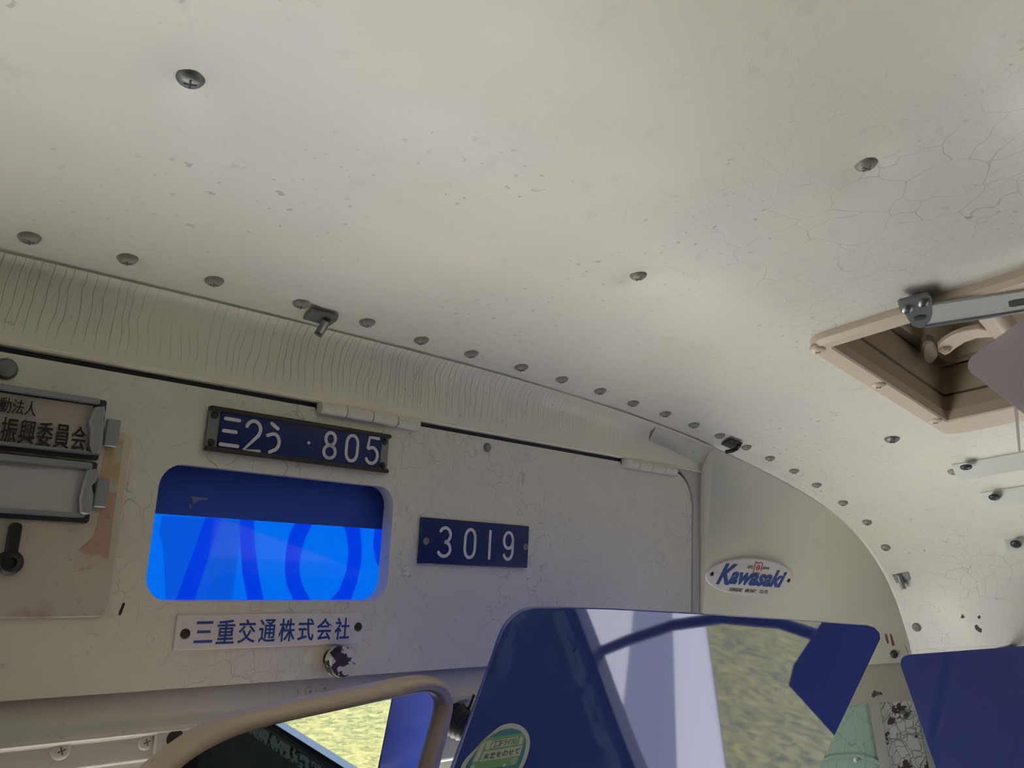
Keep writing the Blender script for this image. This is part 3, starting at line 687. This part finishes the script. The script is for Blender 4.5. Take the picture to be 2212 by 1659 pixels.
holder(dict(tr=(203, 1000), br=(184, 1130), ctr=(174, 1014), cbr=(155, 1118), rail=(993, 1009, 1104, 1114), clip=[(173, 1016), (196, 1014), (192, 1040), (182, 1050), (186, 1075), (180, 1110), (168, 1112), (157, 1108), (155, 1080), (162, 1050)], tab=((200, 1033), (219, 1097))),
       'card_holder', 'lower grey metal card holder with a blank white card, below the printed one', m_card2, [])
a, b = L(14, 1214); lk = thing('cam_lock', FF(a, b, .006), 'small black lock with an upright lever at the left edge', 'lock')
bm = NB(); lathe(bm, [(.0095, 0), (.0095, .006), (.007, .009), (.004, .0095), (.004, .0075), (0, .0075)], n=20); obj('barrel', bm, m_black, lk)
bm = NB(); prism(bm, rrect(-.0045, .0045, .004, .031, .004, 5), .001, .006, .001); obj('lever', bm, m_black, lk)

# ------------------------------------------------------------------ oval maker's plaque on the front corner
pc, pn = domehit(1615, 1245)
def plq(u, v): return hitplane(u, v, pc, pn)
l_, r_ = plq(1522, 1236), plq(1709, 1252); U = nz(r_ - l_); Vv = np.cross(pn, U); hw = np.linalg.norm(r_ - l_) / 2; hh = abs((plq(1625, 1206) - plq(1608, 1285)).dot(Vv)) / 2
pc = (l_ + r_) / 2
pq = thing('makers_plaque', frame(pc + pn * .002, U, Vv, pn), 'oval white plaque with bold blue lettering on the rounded front corner', 'plaque')
ov = [(hw * math.cos(a), hh * math.sin(a)) for a in [2 * math.pi * k / 56 for k in range(56)]]
bm = NB(); prism(bm, ov, -.006, .003, .0015); obj('plaque_face', bm, m_ivory, pq)
bm = NB(); text_into(bm, 'K', -.72 * hw, -.42 * hw, -.50 * hh, .62 * hh, .003, .0037, bold=.034, shear=.16); text_into(bm, 'awasaki', -.47 * hw, .77 * hw, -.44 * hh, .52 * hh, .003, .0037, bold=.034, shear=.14); obj('lettering', bm, m_blue, pq, smooth=False)
for tx, x0, x1, y0, y1 in (('GIFU', -.19, -.06, .46, .64), ('JAPAN', .15, .31, .46, .64), ('KAWASAKI', -.38, -.10, -.82, -.62), ('AIRCRAFT', -.03, .22, -.82, -.64), ('CO.LTD.', .31, .51, -.82, -.64)):
    bm = NB(); text_into(bm, tx, x0 * hw, x1 * hw, y0 * hh, y1 * hh, .003, .0034); tag(obj('small_print', bm, m_ink, pq, smooth=False), 'small dark lettering')
bm = NB()
for pts in ([(-.05, .86), (.0, .78), (.06, .84), (.12, .80)], [(-.02, .30), (.03, .24), (.09, .28), (.15, .22)], [(-.05, .86), (-.02, .30)], [(.12, .80), (.14, .42)]): stroke(bm, [(x * hw, y * hh) for x, y in pts], .0009, .003, .0035)
stroke(bm, [(hw * (.055 + .04 * math.cos(t)), hh * (.55 + .13 * math.sin(t))) for t in [k * .5 for k in range(13)]], .0008, .003, .0035); stroke(bm, [(.03 * hw, .55 * hh), (.08 * hw, .55 * hh)], .0008, .003, .0035)
tag(obj('emblem', bm, m_red, pq, smooth=False), 'small red flag emblem')
for s in (-1, 1): screw(pq, WM[pq.name] @ Matrix.Translation((s * hw * .885, 0, .003)), .0042, m_chan, h=.0025)

# ================================================================== roof ventilator in the ceiling
def hitM(u, v, M, z=0.0):                                        # photo point -> local (x, y) on a plane of a frame
    n = np.array([M[i][2] for i in range(3)]); o = np.array([M[i][3] for i in range(3)]) - np.array((0, 0, EYE)) + n * z
    q = hitplane(u, v, o, n) - o; return (float(q.dot([M[i][0] for i in range(3)])), float(q.dot([M[i][1] for i in range(3)])))
U = nz((HB[0] - HA[0], 0, HB[2] - HA[2])); oy = (HA[1] + HB[1]) / 2
MV = frame((HA[0], oy, HA[2]), U, (0, -1, 0), (U[2], 0, -U[0]))
ve = thing('roof_ventilator', MV, 'tan framed roof ventilator hatch with silver stay in the ceiling', 'ventilator')
HV = lambda u, v, z=0.0: hitM(u, v, MV, z)
vw = float(np.hypot(HB[0] - HA[0], HB[2] - HA[2])); vl = .56; FT = .013
ix0, iy0 = HV(1770, 734, FT); ix1, iy1 = HV(2047, 911, FT); iy = (iy0 + iy1) / 2; ix0 = max(ix0, .02)
oc = rrect(0, vw, 0, vl, .028, 7); ic = rrect(ix0, ix1, iy, vl - iy, .003, 7)
bm = NB(); k = .005
sec = [[(x, y, -.006) for x, y in oc], [(x, y, FT - k) for x, y in oc], [(x, y, FT) for x, y in loopoff(oc, -k)], [(x, y, FT) for x, y in loopoff(ic, .002)], [(x, y, FT - .002) for x, y in ic], [(x, y, -.004) for x, y in ic]]
ring(bm, sec); obj('frame', bm, m_tan, ve, angle=40)
def rc(d, z): return [(x, y, z) for x, y in rrect(ix0 + d, ix1 - d, iy + d, vl - iy - d, .003 + max(0, d) * .3, 7)]
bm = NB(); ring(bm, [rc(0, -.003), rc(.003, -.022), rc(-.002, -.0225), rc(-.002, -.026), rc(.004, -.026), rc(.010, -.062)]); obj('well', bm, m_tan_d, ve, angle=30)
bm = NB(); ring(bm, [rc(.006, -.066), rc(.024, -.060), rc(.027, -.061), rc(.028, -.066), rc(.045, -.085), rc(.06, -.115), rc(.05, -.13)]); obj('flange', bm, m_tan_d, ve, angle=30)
bm = NB(); prism(bm, [(ix0 + .02, iy + .02), (ix1 - .02, iy + .02), (ix1 - .02, vl - iy - .02), (ix0 + .02, vl - iy - .02)], -.16, -.122); o_ = rrect(.012, vw - .012, .012, vl - .012, .02, 5); ring(bm, [[(x, y, -.004) for x, y in o_], [(x, y, -.165) for x, y in o_], [(x * .98, y * .98, -.165) for x, y in o_]]); bm.faces.new([bm.verts.new((x, y, -.164)) for x, y in o_]); obj('cover', bm, mat('vent_cover_grey', (120, 130, 134), .5), ve)
def VP(pix, z0, z1, name, mm, bev=0.0, parent=None, sm=0):
    pts = [HV(u, v, z1) for u, v in pix]
    if sm: pts = chaikin(pts, sm)
    bm = NB(); prism(bm, pts, z0, z1, bev); return obj(name, bm, mm, parent or ve, WM[ve.name])
bm = NB(); p = [HV(u, v, -.05) for u, v in ((2080, 612), (2170, 712))]; tube(bm, [(p[0][0], p[0][1], -.06), (p[1][0], p[1][1], -.05)], .016, 16); obj('cross_tube', bm, m_tan, ve)
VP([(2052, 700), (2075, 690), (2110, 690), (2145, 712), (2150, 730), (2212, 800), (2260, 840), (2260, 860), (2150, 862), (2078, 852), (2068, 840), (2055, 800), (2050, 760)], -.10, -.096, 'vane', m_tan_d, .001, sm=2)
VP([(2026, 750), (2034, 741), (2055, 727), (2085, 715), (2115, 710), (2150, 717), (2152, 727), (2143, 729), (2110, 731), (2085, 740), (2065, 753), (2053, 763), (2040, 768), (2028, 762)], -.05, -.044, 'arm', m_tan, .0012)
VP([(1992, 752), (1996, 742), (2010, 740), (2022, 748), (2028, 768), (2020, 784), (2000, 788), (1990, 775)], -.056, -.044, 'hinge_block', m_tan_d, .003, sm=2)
x, y = HV(2041, 752, -.044); bm = NB(); lathe(bm, [(.007, 0), (.007, .003), (.005, .005), (0, .005)], (x, y, -.044), 6); obj('bolt', bm, m_tan_d, ve)
st = VP([(2000, 664), (2015, 660), (2212, 629), (2330, 610), (2330, 655), (2212, 675), (2000, 707), (1990, 690)], .0125, .0155, 'stay', m_silver, .0008)
VP([(2178, 652), (2190, 648), (2330, 626), (2330, 638), (2190, 663), (2180, 663)], .0155, .0158, 'slot', m_slot, parent=st)
VP([(2000, 705), (2212, 673), (2330, 654), (2330, 657), (2212, 676), (2000, 709)], .008, .0175, 'lip', m_steel, parent=st)
br = VP([(1940, 657), (1944, 653), (2001, 639), (2010, 642), (2014, 652), (2015, 680), (2010, 695), (1998, 707), (1985, 710), (1972, 706), (1962, 693), (1955, 680), (1943, 670)], .0125, .0165, 'bracket', m_dull, .0012)
for u, v, r in ((1958, 666, .0068), (1993, 652, .0062)): x, y = HV(u, v, .0165); screw(br, MV @ Matrix.Translation((x, y, .0165)), r, m_steel, h=.005)
x, y = HV(1987, 686, .0165); bm = NB(); lathe(bm, [(.006, 0), (.006, .001), (0, .0018)], (x, y, .0165), 16); obj('rivet', bm, m_hold, br, MV)
for u, v in ((1766, 755), (1897, 831), (2020, 908)):
    x, y = HV(u, v, FT); screw(ve, MV @ Matrix.Translation((x, y, FT)), .0088, m_tan, h=.004)

# raised strips along the side of the roof
for lab, pt, pb, sc in (('uppermost raised strip with two dark screws, below the roof ventilator', (2060, 1002), (2068, 1019), (2087, 1010)), ('middle one of the three raised strips below the roof ventilator', (2119, 1063), (2133, 1083), (2148, 1075)), ('lowest and shortest-looking raised strip with one dark screw on the cab side', (2169, 1166), (2181, 1188), (2194, 1176))):
    p, n = roofhit(*pt); q, _ = roofhit(*pb); w = np.linalg.norm((q - p)[[0, 2]]); vv = nz((q[0] - p[0], 0, q[2] - p[2])); n = nz(np.cross((0, -1, 0), vv)); n = n if n.dot(p) < 0 else -n
    MS = frame((p[0], (p[1] + q[1]) / 2, p[2]), (0, -1, 0) if np.cross((0, -1, 0), vv).dot(n) > 0 else (0, 1, 0), vv, n); sgn = -1 if MS[1][0] > 0 else 1
    t = thing('raised_strip', MS, lab, 'strip', 'raised strips on the cab side'); bm = NB()
    pr = [(0, -.004), (0, .001), (w * .50, .020), (w * .56, .021), (w * .97, .012), (w, .009), (w, -.004)]
    a = [bm.verts.new((0, y, z)) for y, z in pr]; a2 = [bm.verts.new((sgn * .004, y, z + (.001 if z > 0 else 0))) for y, z in pr]; b = [bm.verts.new((sgn * 1.3, y, z)) for y, z in pr]
    for s, e in ((a, a2), (a2, b)):
        for i in range(len(pr) - 1): bm.faces.new((s[i], s[i + 1], e[i + 1], e[i]))
    bm.faces.new(a); bm.faces.new(b[::-1]); obj('strip', bm, m_side, t)
    x, y = hitM(sc[0], sc[1], MS, .0135); screw(t, MS @ Matrix.Translation((x, y, .0135)), .0085, m_hold, h=.003)

# hooks on the seam
def hook(label, plate, tongue, mm, wd):
    c, n = roofhit(*plate[0]); M = nframe(c, n); t = thing('seam_hook', M, label, 'hook', 'small hooks along the roof seam')
    bm = NB(); prism(bm, [hitM(u, v, M, .003) for u, v in plate], 0, .003, .0006); obj('plate', bm, mm, t)
    pts = [hitM(u, v, M, .004 + .004 * k) + (.004 + .004 * k,) for k, (u, v) in enumerate(tongue)]; bm = NB(); tube(bm, pts, wd, 10); obj('tongue', bm, mm, t)
hook('grey sheet metal hook with a straight tongue at the roof seam above the plates', [(655, 690), (672, 672), (731, 686), (728, 694), (712, 705), (690, 700)], [(706, 690), (700, 702), (692, 716), (687, 724)], m_dull, .0045)
hook('dark curled wire hook on the roof seam above the rounded corner', [(1558, 961), (1576, 951), (1604, 960), (1583, 972)], [(1597, 961), (1592, 969), (1582, 974), (1569, 976)], m_chan, .0032)
hook('shiny metal hook with a dark tongue, lowest on the curved seam', [(1927, 1243), (1961, 1237), (1967, 1253), (1960, 1257), (1936, 1260)], [(1942, 1242), (1946, 1254), (1950, 1265), (1953, 1272)], m_steel, .0045)

# chips and rust marks that have a shape of their own
def decal(name, pix, hit, mm, parent):
    c, n = hit(*pix[0]); M = nframe(c + n * .0003, n); bm = NB(); prism(bm, [hitM(u, v, M) for u, v in pix], -.0002, .0004); return obj(name, bm, mm, parent, M, smooth=False)
for pix in ([(2078, 1326), (2084, 1333), (2080, 1336), (2075, 1335)], [(2111, 1332), (2117, 1329), (2118, 1335), (2115, 1338)], [(2105, 1352), (2110, 1349), (2115, 1356), (2121, 1359), (2120, 1367), (2113, 1364), (2107, 1359)]): decal('paint_chip', pix, roofhit, m_bare, ceiling)
for pix in ([(1911, 1369), (1915, 1370), (1920, 1388), (1917, 1391), (1914, 1384)], [(1922, 1369), (1925, 1370), (1933, 1394), (1927, 1395)]): decal('rust_mark', pix, domehit, m_rust, dome)

# ------------------------------------------------------------------ smoked plastic sheet hanging at the right edge
c = ray(2150, 800); c = c * (.95 / np.linalg.norm(c)); n = nz(-nz(c) + np.array((0, .15, -.45)))
MP = nframe(c, n, (0, 0, 1)); sh = thing('smoked_sheet', MP, 'translucent smoked plastic sheet with a rounded corner below the roof ventilator', 'plastic sheet')
pix = [(2100, 770), (2118, 755), (2212, 690), (2400, 560), (2400, 1060), (2212, 893), (2097, 804), (2091, 792), (2092, 780)]
bm = NB(); prism(bm, [hitM(u, v, MP) for u, v in pix], -.0015, .0015, .0006); obj('sheet', bm, m_smoke, sh)
bm = NB(); prism(bm, [hitM(u, v, MP) for u, v in ((2190, 876), (2199, 884), (2205, 974), (2200, 974))], -.001, .0008); tag(obj('edge_strip', bm, mat('clear_strip', (206, 200, 200), .2, alpha=.55), sh), 'thin pale clear strip')
p = hitM(2380, 600, MP); q = np.array(WM[sh.name] @ Vector((p[0], p[1], 0))) - np.array((0, 0, EYE)); bm = NB(); tube(bm, [WM[sh.name].inverted() @ Vector((q[0], q[1], q[2] + EYE)), WM[sh.name].inverted() @ Vector((.80, q[1] - .05, roofz(.80) + EYE + .002))], .006); obj('hanger', bm, m_dull, sh)

# ------------------------------------------------------------------ blue sun visors
def visor(label, c, n, U, pix, brackets, vm=None):
    V = np.cross(n, U); M = frame(c, U, V, n); t = thing('sun_visor', M, label, 'sun visor')
    pts = [hitM(u, v, M) for u, v in pix]; bm = NB(); prism(bm, pts, -.003, 0, .0008); obj('visor_panel', bm, vm or m_visor, t, angle=30)
    for (a, b) in brackets: 
        bm = NB(); tube(bm, [M.inverted() @ Vector((q[0], q[1], q[2] + EYE)) for q in (a, b)], .007); obj('bracket', bm, m_dull, t)
    return t, M
g = nz(np.array((1, 0, -.041))); h = nz(np.cross(g, (0, 0, 1.0))); dn = nz(np.cross(g, h)); dn = dn if dn[2] < 0 else -dn
TILT = math.radians(17); vn = nz(math.cos(TILT) * h + math.sin(TILT) * dn); vc = ray(1500, 1330); vc = vc * (.50 / vc[1])
v1, MV1 = visor('dark blue glossy front sun visor, a round green sticker on its lower corner', vc, vn, g,
    [(1895, 1395), (1902, 1380), (1900, 1366), (1890, 1355), (1874, 1350), (1700, 1338), (1500, 1325), (1320, 1315), (1200, 1312), (1165, 1311.5), (1146, 1313), (1128, 1319), (1112, 1329), (1098, 1343), (1086, 1362), (1076, 1388), (1067, 1417), (982, 1649), (933, 1783), (1698, 1810)],
    [])
c2 = ray(1950, 1415); c2 = c2 * (1.57 / c2[0]); g2 = nz((0.0, -1, .03)); n2 = nz((-.95, 0, .30)); n2 = nz(n2 - g2 * n2.dot(g2))
v2, MV2 = visor('smaller dark blue glossy sun visor along the cab side', c2, n2, g2,
    [(1945, 1437), (1946, 1424), (1953, 1417), (1966, 1413.5), (2212, 1395), (2440, 1377), (2470, 1381), (2490, 1400), (2570, 1700), (2560, 1760), (2080, 1830)], [], m_visor2)
bm = NB(); tube(bm, [MV2.inverted() @ Vector(q) for q in ((1.64, .52, EYE - .05), (1.78, .52, EYE - .045))], .006); obj('bracket', bm, m_dull, v2)
x, y = hitM(1400, 1380, MV1); q = MV1 @ Vector((x, y, -.012)); bm = NB(); tube(bm, [MV1.inverted() @ q, MV1.inverted() @ (q + Vector((0, .03, -.04))), MV1.inverted() @ Vector((q[0], .76, EYE - .06))], .007); obj('bracket', bm, m_dull, v1)

# round sticker on the front visor
VL = lambda u, v: hitM(u, v, MV1, .0004)
sc_, so_ = 8.508, (980, 1480)
zs = lambda pts: [VL(x / sc_ + so_[0], y / sc_ + so_[1]) for x, y in pts]
cx_, cy_ = VL(1068, 1640)
skt = thing('round_sticker', MV1 @ Matrix.Translation((cx_, cy_, .0004)), 'round peeling sticker with a green bus and lettering on the front visor', 'sticker')
SL = lambda pts: [(a - cx_, b - cy_) for a, b in zs(pts)]
m_teal = mat('sticker_teal', (70, 140, 160), .45); m_sgreen = mat('sticker_green', (124, 176, 128), .45); m_spale = mat('sticker_pale', (200, 206, 198), .45); m_sink = mat('sticker_ink', (60, 92, 88), .5); m_swhite = mat('sticker_white', (206, 206, 210), .45)
OUT = [(1090, 697), (960, 712), (840, 755), (690, 880), (560, 985), (480, 1070), (400, 1165), (330, 1235), (235, 1330), (170, 1420), (120, 1523), (95, 1680), (160, 1860), (320, 1990), (560, 2060), (820, 2030), (1020, 1900), (1150, 1720), (1255, 1523), (1315, 1410), (1370, 1250), (1402, 1080), (1395, 960), (1340, 830), (1230, 735)]
INN = [(1080, 790), (960, 800), (850, 835), (720, 905), (620, 975), (520, 1080), (430, 1190), (350, 1290), (265, 1400), (200, 1523), (180, 1680), (230, 1820), (360, 1930), (560, 1990), (790, 1960), (960, 1850), (1080, 1690), (1180, 1523), (1245, 1390), (1295, 1240), (1325, 1080), (1318, 980), (1285, 900), (1200, 825)]
bm = NB(); prism(bm, chaikin(SL(OUT), 1), 0, .0003); obj('backing', bm, m_swhite, skt, smooth=False)
bm = NB(); prism(bm, chaikin(SL(INN), 1), .0003, .0005); obj('disc', bm, m_teal, skt, smooth=False)
bm = NB(); prism(bm, SL([(640, 960), (1260, 880), (1290, 920), (1290, 1010), (1130, 1455), (960, 1480), (300, 1560), (290, 1500), (480, 1080), (560, 1000)]), .0005, .0007); bus = obj('bus_drawing', bm, m_sgreen, skt, smooth=False)
bm = NB()
for pts in ([(760, 1010), (1190, 935), (1130, 1085), (660, 1165), (720, 1030)], [(600, 1030), (705, 1005), (640, 1175), (565, 1190)], [(1215, 930), (1270, 960), (1245, 1075), (1170, 1085)], [(540, 1215), (1255, 1105), (1205, 1290), (460, 1400)], [(330, 1400), (500, 1060), (590, 1020), (430, 1395)], [(880, 1485), (910, 1440), (950, 1440), (940, 1475), (910, 1500)], [(300, 1480), (400, 1455), (370, 1523), (290, 1530)]): prism(bm, SL(pts), .0007, .0008)
for k in range(4): prism(bm, SL([(1040, 1350 + 32 * k), (1180 - 14 * k, 1322 + 32 * k), (1178 - 14 * k, 1332 + 32 * k), (1040, 1362 + 32 * k)]), .0007, .0008)
obj('windows', bm, m_spale, skt, smooth=False)
def skewtext(s, tl, tr, bl, mm, bold):
    p0, p1, p2 = [Vector(q + (0,)) for q in SL([bl, (bl[0] + tr[0] - tl[0], bl[1] + tr[1] - tl[1]), tl])]
    bm = NB(); n = len(s)
    for k, ch in enumerate(s): text_into(bm, ch, (k + .06) / n, (k + .94) / n, 0.04, .96, .0008, .00095, bold=bold)
    for v in bm.verts: q = p0 + (p1 - p0) * v.co.x + (p2 - p0) * v.co.y; v.co = (q.x, q.y, v.co.z)
    obj('lettering', bm, mm, skt, smooth=False)
skewtext('エコドライブは', (740, 1022), (1165, 955), (705, 1140), m_sink, 0.0); skewtext('未来をのせて', (545, 1255), (1225, 1140), (510, 1370), m_sink, .012)

# ------------------------------------------------------------------ rear view mirror
mn = nz((.0, -.9915, -.13)); mc = ray(822, 1530); mc = mc * (.575 / mc[1]); MM = nframe(mc, mn, (0, 0, 1))
mr = thing('rear_view_mirror', MM, 'tan framed rear view mirror reflecting sunny grass below the sign box', 'mirror')
OUT = [(978, 1512), (974, 1488), (958, 1468), (930, 1460), (880, 1466), (750, 1493), (600, 1523), (510, 1543), (445, 1570), (390, 1605), (345, 1640), (318, 1662), (270, 1720), (245, 1790), (250, 1860), (290, 1900), (360, 1905), (600, 1880), (800, 1850), (880, 1830), (915, 1790), (945, 1659), (965, 1580)]
INN = [(953, 1530), (946, 1508), (930, 1497), (912, 1496), (880, 1502), (740, 1533), (610, 1561), (535, 1581), (480, 1602), (430, 1628), (388, 1659), (335, 1715), (305, 1780), (307, 1835), (340, 1862), (400, 1864), (600, 1845), (800, 1815), (860, 1795), (890, 1760), (916, 1659), (940, 1580)]
def start(pts):
    P = resample(chaikin(pts, 2), 120); k = int(np.argmax(P[:, 0] + P[:, 1])); return np.roll(P, -k, 0)
o = start([hitM(u, v, MM, .0) for u, v in OUT]); i = start([hitM(u, v, MM, .0) for u, v in INN])
if np.linalg.norm(o[5] - i[5]) > np.linalg.norm(o[5] - i[-5]): i = np.roll(i[::-1], 1, 0)
bm = NB(); secs = []
for t, z in ((0, -.012), (0, -.002), (.10, .003), (.30, .0065), (.55, .0075), (.8, .006), (.95, .002), (1, -.003)): secs.append([(x, y, z) for x, y in o * (1 - t) + i * t])
vs = ring(bm, secs); bm.faces.new(vs[0]); obj('frame', bm, m_rim, mr, angle=50)
bm = NB(); prism(bm, [tuple(q) for q in i * 1.0], -.006, -.003); obj('glass', bm, m_mirror, mr, smooth=False)
inv = MM.inverted()
bm = NB(); prism(bm, [L(u, v) for u, v in ((334, 1590), (339, 1578), (352, 1572), (460, 1554), (540, 1543), (545, 1640), (420, 1700), (330, 1700))], -.0035, .002, .001); obj('bracket_plate', bm, m_trim, mr, FF(0, 0))
a, b = L(376, 1594); bm = NB(); lathe(bm, [(.0075, 0), (.0075, .0006), (0, .0006)], (a, b, .002), 18); obj('plate_hole', bm, m_slot, mr, FF(0, 0))
p = FF(*L(480, 1610), 0).translation; q = MM @ Vector((*hitM(560, 1680, MM), -.012)); bm = NB(); tube(bm, [inv @ p, inv @ (p + Vector((0, -.03, -.01))), inv @ q], .007); obj('bracket', bm, m_dull, mr)
# ribbed boot on the header behind the mirror
a, b = L(988, 1552); bt = thing('rubber_boot', FF(a, b, -.016), 'black ribbed rubber boot between the mirror and the front visor', 'boot')
bm = NB(); pr = [(.020, 0)]
for k in range(5): pr += [(.0195 - .0012 * k, .003 + .006 * k), (.0215 - .0012 * k, .005 + .006 * k), (.0195 - .0012 * k, .0075 + .006 * k)]
lathe(bm, pr + [(.011, .034), (.009, .040), (0, .040)], n=26); bm.transform(Matrix.Rotation(.35, 4, 'X') @ Matrix.Rotation(.3, 4, 'Y')); obj('boot', bm, m_black, bt)
bm = NB(); tube(bm, [(.012, .008, .02), (.0165, .026, .024)], .0016); obj('pin', bm, m_black, bt)

# dark stay outside the driver's window, seen reflected in the front visor
sy = thing('mirror_stay', frame((1.84, -.30, -.5), (0, 1, 0), (0, 0, 1), (1, 0, 0)), 'dark curved mirror stay outside the driver window, reflected in the front visor', 'mirror stay')
bm = NB(); tube(bm, [(a + .30, b + .5, 0) for a, b in ((-.62, -.80), (-.50, -.71), (-.42, -.64), (-.33, -.54), (-.22, -.43), (-.10, -.34), (.04, -.27), (.2, -.23))], .015, 12)
tube(bm, [(.5, .27, 0), (.52, .27, -.02)], .015); obj('stay', bm, m_black, sy)

# bead and lip of the windscreen corner under the visor
def cornerhit(u, v, off=.016):
    d = ray(u, v); t0, t1 = .0003, .0014
    for _ in range(60):
        tm = (t0 + t1) / 2
        if d[1] * tm - (dome_y(min(d[0] * tm, 1.779), ZB) + off) > 0: t1 = tm
        else: t0 = tm
    p = d * t0; e = 1e-3; s = (dome_y(p[0] + e, ZB) - dome_y(p[0] - e, ZB)) / (2 * e); return p, -nz((-s, 1, 0))
bm = NB(); tube(bm, [tuple(cornerhit(u, v)[0]) for u, v in ((1700, 1690), (1735, 1662), (1768, 1643), (1800, 1634), (1848, 1631), (1884, 1640), (1915, 1655), (1940, 1680))], .0045, 10); struct('trim_10', bm, m_green)
p, n = cornerhit(1848, 1641); cs = thing('corner_screw', nframe(p, n), 'small bright screw on the pale green windscreen corner', 'screw'); screw(cs, WM[cs.name], .005, m_white, 'screw_head')
p, n = cornerhit(1953, 1544, .012); cs = thing('corner_screw', nframe(p, n), 'grey round headed screw amid flaking paint between the two visors', 'screw'); screw(cs, WM[cs.name], .0085, m_dull, 'screw_head')
p, n = domehit(1931, 1413); cs = thing('corner_screw', nframe(p, n), 'dark grimy screw on the cream corner just above the flaking paint', 'screw'); screw(cs, WM[cs.name], .008, m_hold, 'screw_head')
